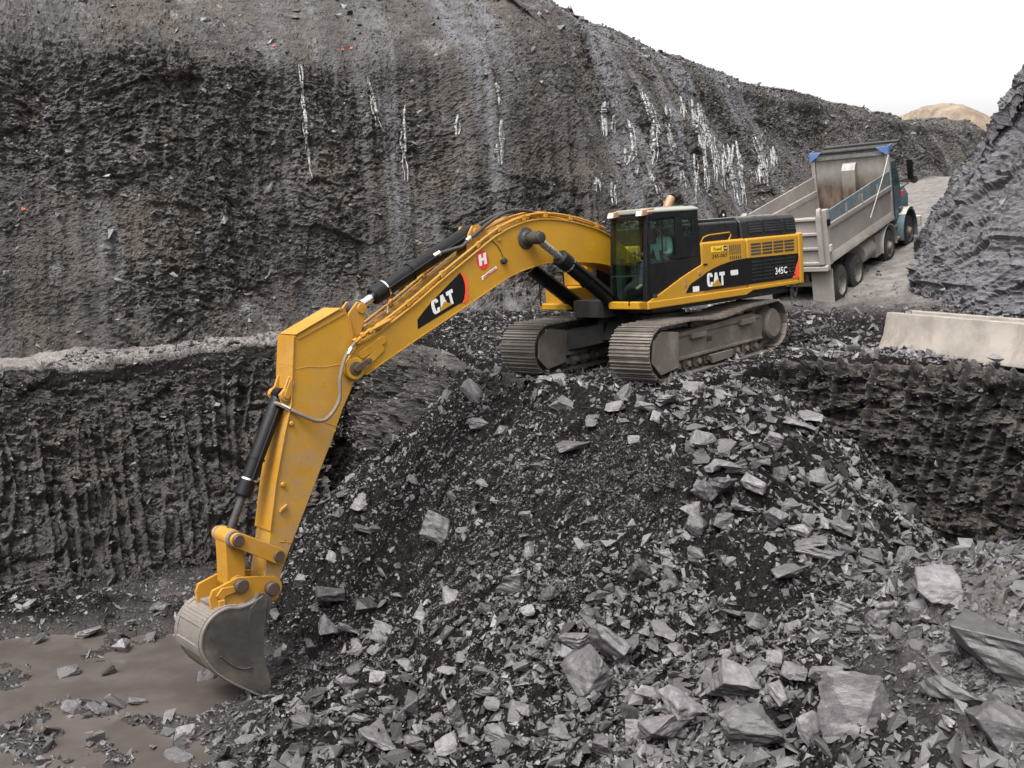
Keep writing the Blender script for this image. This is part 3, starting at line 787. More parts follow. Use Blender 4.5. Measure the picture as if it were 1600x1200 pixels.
u.prism([(-.95, .62), (-.75, 1.02), (.75, 1.02), (.95, .62), (.7, .48), (-.7, .48)], -.75, .75)
for sx in (1, -1):
    for sy in (1, -1):
        u.hexa([(sx*.35, sy*.5, .55), (sx*.9, sy*.5, .55), (sx*1.45, sy*1.15, .42), (sx*.85, sy*1.15, .42)], [(sx*.35, sy*.5, .98), (sx*.9, sy*.5, .98), (sx*1.45, sy*1.15, .78), (sx*.85, sy*1.15, .78)])
o = u.build('undercarriage', M_dark, EX, 0.02); o.matrix_local = TR_LOCAL
s_ = MB(); s_.lathe((0, 0, 1.0), (0, 0, 1), [(0, .80), (.10, .80), (.12, .72), (.38, .72)], 40); s_.build('swing_ring', M_dark, EX)

# --- upper structure
HWY = 1.512
b = MB()
b.box(-3.345, -1.525, -1.49, 1.50, 1.43, 2.50)                              # engine house
b.box(-1.515, -.06, -1.49, 1.50, 1.43, 2.505)
house = b.build('engine_housing', M_yel, EX, 0.055, 3)
b = MB(); b.prism([(-.068, 1.47), (-.068, 2.43), (-.04, 2.07), (.12, 2.02), (.34, 1.945), (.62, 1.85), (.89, 1.74), (1.15, 1.635), (1.42, 1.535), (1.60, 1.47)], 1.478, HWY + .004)
b.build('side_panel', M_yel, house, 0.012)
d = MB()
d.prism([(1.64, 1.33), (1.64, 1.475), (-1.60, 1.475), (-1.62, 1.40), (-1.40, 1.33)], 1.30, HWY + .035)   # walkway sill
d.box(-.06, 1.62, .50, 1.44, 1.335, 1.48)
d.prism([(1.64, 1.33), (1.64, 1.475), (1.60, 1.475), (1.60, 1.33)], .48, HWY + .03)
d.prism([(-1.60, 1.40), (-1.60, 1.48), (-3.33, 1.48), (-3.33, 1.40)], -1.48, HWY)
sill = d.build('deck', M_yel, EX, 0.02)
dk = MB(); dk.box(-3.2, 1.2, -1.2, 1.25, 1.22, 1.42); dk.box(.1, .95, -.62, -.50, 1.4, 2.15); dk.box(.1, .95, .20, .32, 1.4, 2.15)
dk.box(.9, 1.62, -.55, .30, 1.15, 1.50)
dk.build('main_frame', M_dark, EX, 0.015)
bx = MB(); bx.box(.15, 1.55, -1.48, -.72, 1.42, 1.75); bx.box(.15, 1.0, -1.48, -.72, 1.75, 2.3); bx.box(1.0, 1.70, -1.5, -.70, 1.30, 1.44)
bx.build('tool_box', M_yel, EX, 0.03)
cw = MB(); cw.prism([(-3.36, -1.49), (-3.36, HWY), (-3.52, HWY - .005), (-3.60, 1.44), (-3.72, 1.0), (-3.78, .4), (-3.78, -.4), (-3.72, -1.0), (-3.60, -1.42), (-3.50, -1.49)], 1.385, 2.52, 'xy')
cw.build('counterweight', M_yel, EX, 0.045, 3)
ch = MB()                                                                   # chain hanging below
def links(p, q, sag, n):
    for i in range(n):
        a = i/(n-1); x = p[0] + (q[0]-p[0])*a; y = p[1] + (q[1]-p[1])*a; z = p[2] + (q[2]-p[2])*a - sag*math.sin(math.pi*a)
        r = .022
        if i % 2: ch.tube([(x + r*math.cos(t*.7854), y, z + 1.5*r*math.sin(t*.7854)) for t in range(9)], .006, 5)
        else: ch.tube([(x, y + r*math.cos(t*.7854), z + 1.5*r*math.sin(t*.7854)) for t in range(9)], .006, 5)
links((-3.20, 1.40, 1.40), (-3.42, 1.40, 1.40), .26, 17); links((-3.16, 1.40, 1.40), (-3.16, 1.42, .98), 0, 12)
ch.build('chain', M_mud, EX)

h1 = MB(); h1.box(-1.46, -.10, -1.25, 1.36, 2.48, 2.885)
hood = h1.build('engine_hood', M_hood, EX, 0.06, 3)
h2 = MB(); h2.prism([(-1.25, 2.49), (1.42, 2.49), (1.38, 2.84), (1.30, 2.93), (1.15, 2.95), (-1.0, 2.95), (-1.2, 2.9)], -1.475, -3.44, 'yz')
h2.build('rear_hood', M_hood, hood, 0.03, 3)
gl = MB()
for x0, x1 in ((-1.72, -2.16), (-2.26, -2.92), (-3.02, -3.36)):
    for k in range(5):
        z = 2.60 + .055*k; yy = 1.412 - .012*k
        gl.hexa([(x0, yy, z), (x1, yy, z), (x1, yy + .028, z + .008), (x0, yy + .028, z + .008)], [(x0, yy - .005, z + .04), (x1, yy - .005, z + .04), (x1, yy + .014, z + .045), (x0, yy + .014, z + .045)])
gl.build('louvre', M_hood, hood)
rb = MB()
for x in (-1.50, -2.21, -2.97):
    rb.box(x - .035, x + .035, -1.0, 1.24, 2.945, 2.962)
rb.build('hood_band', M_roof, hood, 0.004)
for x, y in ((-1.25, .3), (-2.15, .4)):
    le = MB(); le.lathe((x, y - .03, 3.02), (0, 1, 0), [(0, .02), (0, .115), (.015, .125), (.045, .125), (.06, .115), (.06, .02)])
    le.box(x - .03, x + .03, y - .02, y + .02, 2.86, 3.0); eye = le.build('lifting_eye', M_blk, EX)
    le = MB(); le.lathe((x, y + .028, 3.02), (0, 1, 0), [(0, .03), (.008, .028), (.008, .0)]); le.build('bushing', M_white, eye)
ep = MB(); ep.cyl((-.50, .25, 2.85), (-.50, .25, 3.16), .10, seg=20)
exh = ep.build('exhaust_pipe', M_hood, EX)
ep = MB(); ep.tube([(-.50, .25, 3.14), (-.51, .25, 3.24), (-.56, .25, 3.33), (-.66, .25, 3.46)], .095, 18, 4); ep.build('exhaust_tip', M_lamp, exh)
hr = MB(); hr.tube([(-.16, 1.40, 2.5), (-.26, 1.40, 2.60), (-.42, 1.40, 2.635), (-1.1, 1.40, 2.655), (-1.14, 1.40, 2.60), (-1.06, 1.40, 2.5)], .014, 8)
hr.build('hand_rail', M_yel, EX)
hr = MB(); hr.tube([(.60, -1.30, 2.25), (.75, -1.30, 2.95), (.85, -1.30, 3.10), (1.0, -1.30, 3.16), (1.12, -1.30, 3.08), (1.15, -1.30, 2.9), (1.15, -1.30, 1.7)], .02, 8)
hr.tube([(1.72, -1.44, 1.40), (1.72, -1.44, 2.0), (1.66, -1.44, 2.06), (1.1, -1.44, 2.06)], .018, 8)
hr.build('grab_rail', M_blk, EX)

# side markings and grilles
YD = HWY - .008
dc = MB(); dc.prism([(.50, 1.54), (.40, 1.66), (.32, 1.72), (.16, 1.775), (-.01, 1.83), (-.2, 1.905), (-.36, 1.955), (-.6, 2.01), (-.89, 2.055), (-1.15, 2.08), (-1.512, 2.092), (-1.512, 1.54)], YD, HWY + .008)
dc.prism([(-1.528, 1.54), (-1.528, 2.092), (-3.33, 2.07), (-3.335, 1.96), (-3.08, 1.54)], YD, HWY - .004)
dec = dc.build('black_band', M_decal, house)
dc = MB(); dc.prism([(-3.09, 1.54), (-3.34, 1.95), (-3.34, 1.54)], YD, HWY - .003); dc.build('red_wedge', M_ored, dec)
L3 = [(LC, 1.0), (LA, 1.12), (LT, .95)]
lt = letters(MB(), L3, (-.165, 1.605), (-.565, -.008), (0, .275), HWY + .008, .003, .06); lt.build('lettering', M_white, dec)
tri = MB(); tri.prism(xform([(.24, -.01), (.545, .50), (.86, -.01)], (-.165, 1.605), (-.565, -.008), (0, .275)), HWY + .0105, HWY + .0135); tri.build('yellow_triangle', M_yel, dec)
text_mesh('model_number', '345C', (-2.46, 1.668), (-.43, 0), (0, .15), HWY + .004, M_white, dec, .018)
text_mesh('model_letter', 'L', (-2.97, 1.685), (-.05, 0), (0, .10), HWY + .004, M_mud, dec, .02)
st = MB(); st.prism(xform([(.06, 0), (.94, 0), (1, .2), (1, .8), (.94, 1), (.06, 1), (0, .8), (0, .2)], (-.925, 1.775), (-.245, 0), (0, .105)), HWY + .007, HWY + .011)
st.prism(xform([(0, 0), (1, 0), (1, 1), (0, 1)], (.285, 1.545), (-.19, 0), (0, .105)), HWY + .004, HWY + .012); st.build('white_sticker', M_white, house)
st = MB(); st.prism(xform([(0, 0), (1, 0), (1, 1), (0, 1)], (-.355, 2.285), (-.545, 0), (0, .12)), YD - .03, HWY - .006)
pl = st.build('dealer_plate', paint('yellow_plate', (0.72, 0.46, 0.03), (0.6, 0.4, 0.06), .2), house)
st = MB(); st.prism(xform([(0, 0), (1, 0), (1, 1), (0, 1)], (-.75, 2.295), (-.125, 0), (0, .10)), HWY - .007, HWY - .003); st.build('plate_mark', M_decal, pl)
text_mesh('plate_text', 'Powell', (-.43, 2.31), (-.26, 0), (0, .07), HWY - .004, M_decal, pl, .01)
text_mesh('plate_text', 'CAT', (-.765, 2.32), (-.095, 0), (0, .05), HWY - .001, M_white, pl, .03)
text_mesh('machine_number', '245-007', (-.375, 2.165), (-.495, 0), (0, .075), HWY - .010, M_decal, house, .015)
gr = MB()
for c in range(4):
    for r_ in range(4):
        x0 = -1.655 - c*.395; z0 = 2.135 + r_*.068
        gr.box(x0 - .35, x0, 1.44, 1.503, z0, z0 + .045)
gr.build('side_grille', M_dark, house)
gr = MB()
for k in range(6):
    gr.box(-.975 - k*.066, -.945 - k*.066, 1.44, 1.503, 2.20, 2.395); gr.box(-.975 - k*.066, -.945 - k*.066, 1.44, 1.503, 2.10 - .0, 2.165)
gr.build('vent_slot', M_dark, house)
gr = MB()
for c in range(4):
    for r_ in range(6):
        gr.box(-1.655 - c*.395 - .35, -1.655 - c*.395, HWY - .012, HWY + .002, 1.60 + r_*.075, 1.635 + r_*.075)
gr.build('radiator_louvre', M_hood, house, 0.004)
dl = MB(); dl.lathe((.05, HWY - .0, 1.90), (0, 1, 0), [(0, .05), (.014, .05), (.018, .04), (.018, 0)])
dl.box(.47, .52, HWY, HWY + .016, 1.68, 1.83); dl.build('door_latch', M_lamp, house, 0.004)
dl = MB(); dl.box(1.33, 1.46, HWY - .0, HWY + .008, 1.54, 1.61); dl.build('step_recess', M_dark, house)
dl = MB(); dl.box(-.22, -.10, HWY - .02, HWY - .004, 2.04, 2.075); dl.build('fuel_label', M_decal, house)

# --- cab
CX0, CX1, CY0, CY1 = .02, 1.60, .50, 1.472
cabm = MB()
def post(x0, x1, y0, y1, z0, z1, lean=0.0):
    cabm.hexa([(x0, y0, z0), (x1, y0, z0), (x1, y1, z0), (x0, y1, z0)], [(x0 - lean, y0, z1), (x1 - lean, y0, z1), (x1 - lean, y1, z1), (x0 - lean, y1, z1)])
post(1.50, 1.605, CY1 - .10, CY1, 1.48, 3.10, .15)                          # front posts
post(1.50, 1.605, CY0, CY0 + .07, 1.48, 3.10, .15)
for y0, y1 in ((CY1 - .05, CY1), (CY0, CY0 + .05)):
    cabm.prism([(1.56, 1.48), (1.555, 2.18), (1.46, 2.20), (-.065, 2.23), (-.065, 1.48)], y0, y1)          # lower door skin
    cabm.prism([(.66, 2.225), (.66, 3.04), (.45, 3.04), (.45, 2.228)], y0 + .002, y1 + .003)               # middle post
    cabm.prism([(.452, 2.228), (.452, 2.665), (-.055, 2.665), (-.065, 2.23)], y0, y1)
    cabm.prism([(.15, 2.667), (.15, 2.985), (-.035, 2.985), (-.055, 2.667)], y0, y1)
    cabm.prism([(1.43, 3.02), (1.42, 3.135), (-.03, 3.165), (-.035, 2.987), (.448, 2.987), (.448, 3.04), (.66, 3.042), (1.0, 3.03)], y0, y1)
cabm.box(-.065, -.005, CY0 + .052, CY1 - .052, 1.48, 2.66); cabm.box(-.05, .01, CY0 + .052, CY1 - .052, 3.0, 3.15)   # back wall
cabm.box(1.40, 1.47, CY0 + .05, CY1 - .05, 3.03, 3.12)
cabm.hexa([(1.585, CY0 + .07, 1.96), (1.615, CY0 + .07, 1.96), (1.615, CY1 - .10, 1.96), (1.585, CY1 - .10, 1.96)], [(1.58, CY0 + .07, 1.985), (1.61, CY0 + .07, 1.985), (1.61, CY1 - .10, 1.985), (1.58, CY1 - .10, 1.985)])
cabm.box(.0, 1.58, CY0 + .05, CY1 - .052, 1.44, 1.50)
cabm.box(1.03, 1.06, CY1 - .035, CY1 - .01, 2.20, 3.03)
cab = cabm.build('cab', M_blk, EX, 0.012)
rf = MB(); rf.prism([(CY0 - .01, 3.15), (CY1 + .015, 3.15), (CY1 + .01, 3.20), (CY1 - .15, 3.245), (CY0 + .15, 3.245), (CY0 - .005, 3.20)], -.06, 1.44, 'yz')
roof = rf.build('roof', M_roof, cab, 0.025, 3)
rh = MB(); rh.box(.15, .75, CY0 + .2, CY1 - .2, 3.24, 3.262); rh.build('roof_hatch', M_roof, roof, 0.008)
for y in (CY1 - .10, CY0 + .12):
    lm = MB(); lm.hexa([(1.30, y - .10, 3.13), (1.58, y - .085, 3.10), (1.58, y + .085, 3.10), (1.30, y + .10, 3.13)], [(1.22, y - .09, 3.25), (1.55, y - .085, 3.215), (1.55, y + .085, 3.215), (1.22, y + .09, 3.25)])
    lo = lm.build('work_lamp', M_lamp, cab, 0.012)
    lg = MB(); lg.hexa([(1.578, y - .065, 3.115), (1.592, y - .065, 3.115), (1.592, y + .065, 3.115), (1.578, y + .065, 3.115)], [(1.555, y - .065, 3.20), (1.569, y - .065, 3.20), (1.569, y + .065, 3.20), (1.555, y + .065, 3.20)])
    lg.build('lens', M_lens, lo)
def pane(name, pts, th):
    p = MB(); q = [Vector(a) for a in pts]; n = (q[1]-q[0]).cross(q[2]-q[0]).normalized()*th
    p.hexa([tuple(a) for a in q], [tuple(a + n) for a in q]); return p.build(name, M_glass, cab)
pane('window', [(1.595, CY0 + .075, 1.505), (1.595, CY1 - .105, 1.505), (1.59, CY1 - .105, 1.955), (1.59, CY0 + .075, 1.955)], .005)
pane('window', [(1.585, CY0 + .075, 1.99), (1.585, CY1 - .105, 1.99), (1.46, CY1 - .105, 3.03), (1.46, CY0 + .075, 3.03)], .005)
for y in (CY1 - .025, CY0 + .02):
    pane('window', [(1.50, y, 2.205), (1.065, y, 2.21), (1.065, y, 3.025), (1.41, y, 3.02)], .005)
    pane('window', [(1.025, y, 2.215), (.665, y, 2.225), (.665, y, 3.03), (1.025, y, 3.025)], .005)
    pane('window', [(.445, y, 2.67), (.155, y, 2.67), (.155, y, 2.98), (.445, y, 2.98)], .005)
pane('window', [(-.03, CY0 + .06, 2.67), (-.03, CY1 - .06, 2.67), (-.03, CY1 - .06, 2.995), (-.03, CY0 + .06, 2.995)], .005)
mr = MB(); mr.box(1.44, 1.53, CY1 + .05, CY1 + .19, 2.56, 2.86); mr.tube([(1.46, CY1 - .01, 2.98), (1.48, CY1 + .10, 2.98), (1.48, CY1 + .12, 2.84)], .012); mr.build('mirror', M_blk, cab, 0.02)
mr = MB(); mr.box(1.432, 1.439, CY1 + .065, CY1 + .175, 2.58, 2.84); mr.build('mirror_glass', M_chr, cab)
wp = MB(); wp.tube([(1.60, CY1 - .16, 2.0), (1.535, CY1 - .18, 2.6)], .009, 6); wp.tube([(1.622, CY0 + .55, 1.49), (1.65, CY0 + .56, 1.42)], .02); wp.build('wiper', M_blk, cab)
se = MB()                                                                    # operator's seat and controls
se.box(.32, .86, .72, 1.26, 1.90, 2.04); se.hexa([(.24, .74, 2.02), (.38, .74, 2.02), (.38, 1.24, 2.02), (.24, 1.24, 2.02)], [(.10, .77, 2.68), (.20, .77, 2.70), (.20, 1.21, 2.70), (.10, 1.21, 2.68)])
se.box(.36, .8, .8, 1.2, 1.5, 1.9)
se.build('seat', M_rub, cab, 0.04)
cn = MB()
for y in (.63, 1.33):
    cn.box(.5, 1.02, y - .07, y + .07, 1.7, 2.20); cn.cyl((.95, y, 2.18), (.97, y, 2.34), .018); cn.lathe((.97, y, 2.32), (.05, 0, 1), [(0, .02), (.03, .032), (.09, .03), (.11, .015)], 12)
cn.box(1.32, 1.46, .56, .70, 1.5, 2.32)
cn.build('control_console', M_rub, cab, 0.015)

# --- boom
B_TOP = [(7.28, 1.33), (7.0, 1.415), (6.65, 1.58), (6.03, 1.90), (5.39, 2.27), (4.63, 2.68), (4.24, 2.89), (3.84, 3.055), (3.4, 3.165), (2.95, 3.20), (2.41, 3.15), (1.85, 3.03), (1.22, 2.82), (.6, 2.42), (.2, 2.13)]
B_BOT = [(.15, 1.70), (.7, 1.98), (1.38, 2.235), (2.24, 2.34), (2.8, 2.365), (3.21, 2.325), (3.75, 2.215), (4.2, 2.05), (4.88, 1.76), (5.98, 1.31), (6.38, 1.14), (6.7, 1.01), (7.17, .80)]
def arc_pts(cx, cz, r, a0, a1, n): return [(cx + r*math.cos(a0 + (a1-a0)*i/(n-1)), cz + r*math.sin(a0 + (a1-a0)*i/(n-1))) for i in range(n)]
def spline2(P, n=5):
    P = [Vector(p) for p in P]; Q = []
    for i in range(len(P)-1):
        a, b, c, d = P[max(i-1, 0)], P[i], P[i+1], P[min(i+2, len(P)-1)]
        for k in range(n):
            t = k/n; q = 0.5*((2*b)+(c-a)*t+(2*a-5*b+4*c-d)*t*t+(3*b-a-3*c+d)*t**3); Q.append((q.x, q.y))
    return Q + [tuple(P[-1])]
bt, bb = spline2(B_TOP), spline2(B_BOT)
nose = arc_pts(7.38, .93, .185, R(-118), R(60), 9)
bo = MB(); bo.prism(bt + bb + nose, BY - .31, BY + .31)
boom = bo.build('boom', M_yel, EX, 0.008)
fl = MB()
offset_strip(fl, bt[::-1][8:], -.026, BY - .338, BY + .338)
fl.build('top_plate', M_yelw, boom, 0.004)
fl = MB(); offset_strip(fl, bb[8:], -.024, BY - .325, BY + .325); fl.build('bottom_plate', M_yel, boom, 0.004)
bs = MB()
for sy in (1, -1):
    y = BY + sy*.31
    bs.lathe((7.38, y, .93), (0, sy, 0), [(0, .19), (.05, .19), (.06, .175), (.06, .12)], 32)
    bs.prism(capsule((7.24, .91), (6.83, 1.19), .065, .065), y, y + sy*.030)
    bs.prism(capsule((7.2, 1.14), (6.78, 1.33), .07, .07), y, y + sy*.030)
bs.build('boom_boss', M_yel, boom, 0.01)
pn = MB()
for sy in (1, -1):
    y = BY + sy*.37
    pn.lathe((7.38, y - sy*.05, .93), (0, sy, 0), [(0, .12), (.065, .12), (.07, .10), (.07, 0)], 24)
    pn.prism(capsule((7.38, .93), (7.13, 1.03), .055, .05), y + sy*.02, y + sy*.055); pn.lathe((7.13, y + sy*.05, 1.03), (0, sy, 0), [(0, .04), (.025, .04), (.025, 0)], 6)
pn.build('pivot_pin', M_rust, boom, 0.005)
cp = MB()                                                                   # boom cylinder pin with its round boss
cp.lathe((3.39, BY - .75, 2.85), (0, 1, 0), [(0, .0), (0, .085), (1.5, .085), (1.5, 0)], 24)
for sy in (1, -1):
    cp.lathe((3.39, BY + sy*.31, 2.85), (0, sy, 0), [(0, .21), (.02, .20), (.035, .14), (.06, .13), (.09, .12)], 28)
    cp.lathe((3.39, BY + sy*.68, 2.85), (0, sy, 0), [(0, .06), (0, .105), (.07, .105), (.08, .08), (.08, 0)], 24)
cp.build('cylinder_pin', M_dark, boom, 0.006)
BYF = BY + .3101
dc = MB(); dc.prism([(6.03, 1.435), (6.02, 1.60), (5.86, 1.74), (5.70, 1.87), (5.01, 2.335), (4.95, 2.25), (4.915, 2.13), (4.91, 1.98), (4.96, 1.80), (5.10, 1.775)], BYF, BYF + .004)
dec = dc.build('black_band', M_decal, boom)
dc = MB(); dc.prism([(5.01, 2.335), (4.90, 2.28), (4.86, 2.1), (4.87, 1.88), (4.93, 1.795), (5.02, 1.78), (4.96, 1.87), (4.925, 2.0), (4.925, 2.13), (4.955, 2.24)], BYF + .004, BYF + .0075); dc.build('red_wedge', M_ored, dec)
lt = letters(MB(), L3, (5.665, 1.635), (-.50, .185), (.055, .245), BYF + .004, .003, .06); lt.build('lettering', M_white, dec)
tri = MB(); tri.prism(xform([(.24, -.01), (.545, .50), (.86, -.01)], (5.665, 1.635), (-.50, .185), (.055, .245)), BYF + .007, BYF + .010); tri.build('yellow_triangle', M_yel, dec)
dc = MB(); dc.prism(ellipse(4.475, 2.522, .148, .185, R(-8)), BYF, BYF + .004); el = dc.build('red_oval', M_red, boom)
lt = MB(); lt.prism(xform(LH, (4.555, 2.415), (-.175, .035), (.012, .205)), BYF + .004, BYF + .007); lt.build('lettering', M_white, el)
dc = MB(); dc.prism(xform([(0, 0), (1, 0), (1, 1), (0, 1)], (4.515, 2.155), (-.365, .175), (.014, .062)), BYF, BYF + .004); wl = dc.build('white_sticker', M_white, boom)
dc = MB(); dc.prism(xform([(.08, 0), (1, 0), (1, .28), (.08, .28)], (4.515, 2.155), (-.365, .175), (.014, .062)), BYF + .004, BYF + .006); dc.build('red_line', M_red, wl)
text_mesh('sticker_text', 'HAMMERHEAD', (4.49, 2.19), (-.31, .149), (.008, .030), BYF + .0065, M_dark, wl, .01)
sm = MB()                                                                   # weld seams, brackets, a small sensor with its lead
sm.tube([(4.66, BYF, 2.63), (4.78, BYF, 2.30), (4.80, BYF, 1.80)], .004, 5)
sm.build('weld_seam', M_yelw, boom)
sm = MB(); sm.lathe((3.98, BYF, 2.47), (0, 1, 0), [(0, .06), (.02, .065), (.05, .05), (.06, .02)], 14); sm.box(3.92, 4.06, BYF, BYF + .05, 2.44, 2.50)
sm.tube([(4.0, BYF + .01, 2.5), (4.02, BYF + .008, 2.62), (4.10, BYF + .01, 2.75), (4.25, BYF + .01, 2.87)], .008, 6, 4); sm.build('sensor', M_rub, boom, 0.01)
sm = MB(); sm.box(4.02, 4.09, BYF, BYF + .03, 2.84, 2.88); sm.build('lug', M_yel, boom, 0.006)
pp = MB()                                                                   # hydraulic pipes along the top plate
def along(line, off, y, sl): return [(p[0], y, p[1] + off) for p in line[sl]]
pp.tube(along(bt, .085, BY + .27, slice(6, 44, 4)), .026, 8, 2); pp.tube(along(bt, .085, BY + .17, slice(26, 60, 4)), .026, 8, 2)
pp.tube(along(bt, .085, BY - .27, slice(6, 60, 4)), .026, 8, 2); pp.tube(along(bt, .10, BY + .27, slice(40, 62, 4)), .022, 8, 2)
pp.tube(along(bt, .13, BY + .05, slice(38, 62, 4)), .022, 8, 2); pp.tube(along(bt, .085, BY - .1, slice(26, 60, 4)), .026, 8, 2)
pp.build('hydraulic_pipe', M_yelw, boom)
for i in (8, 14, 20, 26, 33, 40, 46, 52, 58):
    p = bt[i]; q = bt[i+1]; dx, dz = q[0]-p[0], q[1]-p[1]; L = math.hypot(dx, dz); dx, dz = dx/L, dz/L
    for y0, y1 in ((BY + .225, BY + .32), (BY - .32, BY - .225)):
        cl = MB(); cl.prism([(p[0] - dx*.04, p[1] - dz*.04 + .02), (p[0] + dx*.04, p[1] + dz*.04 + .02), (p[0] + dx*.04, p[1] + dz*.04 + .12), (p[0] - dx*.04, p[1] - dz*.04 + .12)], y0, y1)
        cl.build('pipe_clamp', M_yelw, boom, 0.006)
hs = MB()
hs.tube([(2.95, BY + .17, 3.29), (3.2, BY + .17, 3.36), (3.66, BY + .19, 3.37), (4.11, BY + .22, 3.22), (4.49, BY + .24, 3.02), (4.68, BY + .24, 2.93)], .032, 10, 5)
hs.tube([(2.95, BY - .08, 3.29), (3.3, BY - .06, 3.36), (3.75, BY - .02, 3.33), (4.2, BY - .05, 3.17), (4.5, BY - .12, 3.03)], .032, 10, 5)
hs.tube([(4.72, BY + .24, 2.90), (4.85, BY + .23, 2.80), (5.05, BY + .2, 2.76), (5.33, BY + .14, 2.70)], .032, 10, 5)
hs.build('hydraulic_hose', M_rub, boom)
ft = MB(); ft.cyl((4.66, BY + .24, 2.945), (4.76, BY + .24, 2.885), .042); ft.cyl((5.30, BY + .15, 2.715), (5.42, BY + .12, 2.66), .05); ft.build('hose_fitting', M_chr, boom, 0.004)
mk = MB(); mk.cyl((6.42, BY + .0, 1.75), (6.40, BY + .0, 1.93), .012); rod = mk.build('marker_rod', M_white, boom)
mk = MB(); mk.cyl((6.40, BY, 1.93), (6.385, BY, 2.06), .015); mk.build('red_tip', M_ored, rod)

# --- hydraulic cylinders
def cylinder(name, p0, p1, p2, r, rr, y0, eye=.10, parent=None):
    """barrel from p0 to p1, rod on to p2, all in the plane y = y0 (xz points)."""
    a, b_, c_ = (Vector((p[0], y0, p[1])) for p in (p0, p1, p2))
    d = (c_ - a).normalized(); b_ = a + d*(b_ - a).dot(d)
    m = MB(); m.lathe(a, d, [(.0, r*.5), (.06, r*.92), (.10, r), ((b_-a).length - .30, r), ((b_-a).length - .29, r*1.12), ((b_-a).length - .03, r*1.12), ((b_-a).length, r*.95), ((b_-a).length, rr)], 28)
    m.lathe(a + Vector((0, -eye*.9, 0)), (0, 1, 0), [(0, .05), (0, eye), (eye*1.8, eye), (eye*1.8, .05)], 24)
    m.tube([a + d*.25 + Vector((0, r + .02, .02)), a + d*((b_-a).length - .25) + Vector((0, r + .02, .02))], .022, 8)
    o = m.build(name, M_blk, parent or EX, 0.004)
    k = MB(); k.cyl(b_, c_ - d*eye*.5, rr, seg=20); k.build('rod', M_chr if name != 'bucket_cylinder' else M_dark, o)
    k = MB(); k.lathe(c_ + Vector((0, -eye*.9, 0)), (0, 1, 0), [(0, .05), (0, eye), (eye*1.8, eye), (eye*1.8, .05)], 24); k.build('rod_eye', M_dark, o, 0.006)
    for q in ((b_ - a).length - .30, (b_ - a).length*.62):
        k = MB(); k.lathe(a + d*q, d, [(0, r*1.0), (0, r*1.15), (.03, r*1.15), (.03, r)], 24); k.build('clamp_band', M_chr if q > .7*(b_-a).length else M_blk, o)
    return o
for s_ in (1, -1):
    cylinder('boom_cylinder', (.95, 1.12), (2.86, 2.42), (3.39, 2.85), .150, .075, BY + s_*.585, .12)
cylinder('stick_cylinder', (4.48, 3.04), (6.72, 2.10), (7.05, 1.90), .145, .075, BY, .13)
cylinder('bucket_cylinder', (8.62, .66), (9.40, -.88), (9.77, -1.43), .125, .065, BY, .11)
lg = MB()
for s_ in (1, -1):
    lg.prism([(4.16, 2.92), (4.72, 2.62), (4.66, 3.0), (4.56, 3.15), (4.40, 3.16), (4.28, 3.08)], BY + s_*.15, BY + s_*.20)
lg.lathe((4.48, BY - .23, 3.04), (0, 1, 0), [(0, .0), (0, .07), (.46, .07), (.46, 0)], 20); lg.build('cylinder_lug', M_yelw, boom, 0.008)

# --- stick
S_L = [(8.37, 1.585), (8.46, 1.11), (8.55, .52), (8.73, .03), (8.96, -.68), (9.17, -1.5), (9.36, -2.2)]
S_R = [(9.12, -2.45), (9.06, -2.2), (8.88, -1.87), (8.42, -1.1), (7.85, -.14), (7.62, .29), (7.47, .51), (7.27, .86), (7.22, 1.02), (7.26, 1.37), (7.32, 1.78), (7.40, 1.90), (7.50, 1.92)]
sk = MB(); sk.prism(S_L + arc_pts(9.26, -2.36, .16, R(20), R(-140), 9) + S_R, BY - .245, BY + .245)
stick = sk.build('stick', M_stick, EX, 0.012)
ed = MB()
offset_strip(ed, [(7.44, 1.92), (7.50, 1.935), (8.37, 1.60)], .022, BY - .275, BY + .275)
offset_strip(ed, [(8.385, 1.60), (8.465, 1.12), (8.555, .52), (8.735, .03), (8.965, -.68), (9.16, -1.45)], .020, BY - .275, BY + .275)
ed.build('front_plate', M_yelw, stick, 0.005)
rim = MB()                                                                   # raised edge round the wide upper panel
for y in (BY + .245, BY - .259):
    for a, b_ in (((7.42, 1.86), (8.33, 1.54)), ((7.36, 1.80), (7.30, 1.3)), ((7.30, 1.3), (7.27, 1.02))):
        v = Vector(b_) - Vector(a); v = Vector((-v.y, v.x)).normalized()*.022
        rim.prism([(a[0]+v.x, a[1]+v.y), (b_[0]+v.x, b_[1]+v.y), (b_[0]-v.x, b_[1]-v.y), (a[0]-v.x, a[1]-v.y)], y, y + .014)
rim.build('edge_rib', M_yelw, stick, 0.006)
lg = MB()
for s_ in (1, -1):
    lg = MB()
    lg.prism([(7.22, 1.35), (7.34, 1.72), (7.30, 1.85), (7.12, 2.02), (7.02, 2.0), (6.95, 1.9), (7.0, 1.72), (7.10, 1.5)], BY + s_*.14, BY + s_*.19)
    lg.lathe((7.05, BY + s_*.18, 1.90), (0, s_, 0), [(0, .09), (.04, .09), (.045, 0)], 20); lg.build('cylinder_lug', M_yelw, stick, 0.01); lg = MB()
    lg.prism([(8.40, .95), (8.53, .95), (8.62, .78), (8.73, .68), (8.70, .55), (8.58, .50), (8.52, .45), (8.42, .6)], BY + s_*.15, BY + s_*.20)
    lg.lathe((8.62, BY + s_*.19, .66), (0, s_, 0), [(0, .10), (.05, .10), (.055, .07), (.055, 0)], 20); lg.build('cylinder_lug', M_yelw, stick, 0.01)
lk = MB(); lk.prism(capsule((8.62, .66), (8.52, .86), .05, .045), BY + .245, BY + .275)
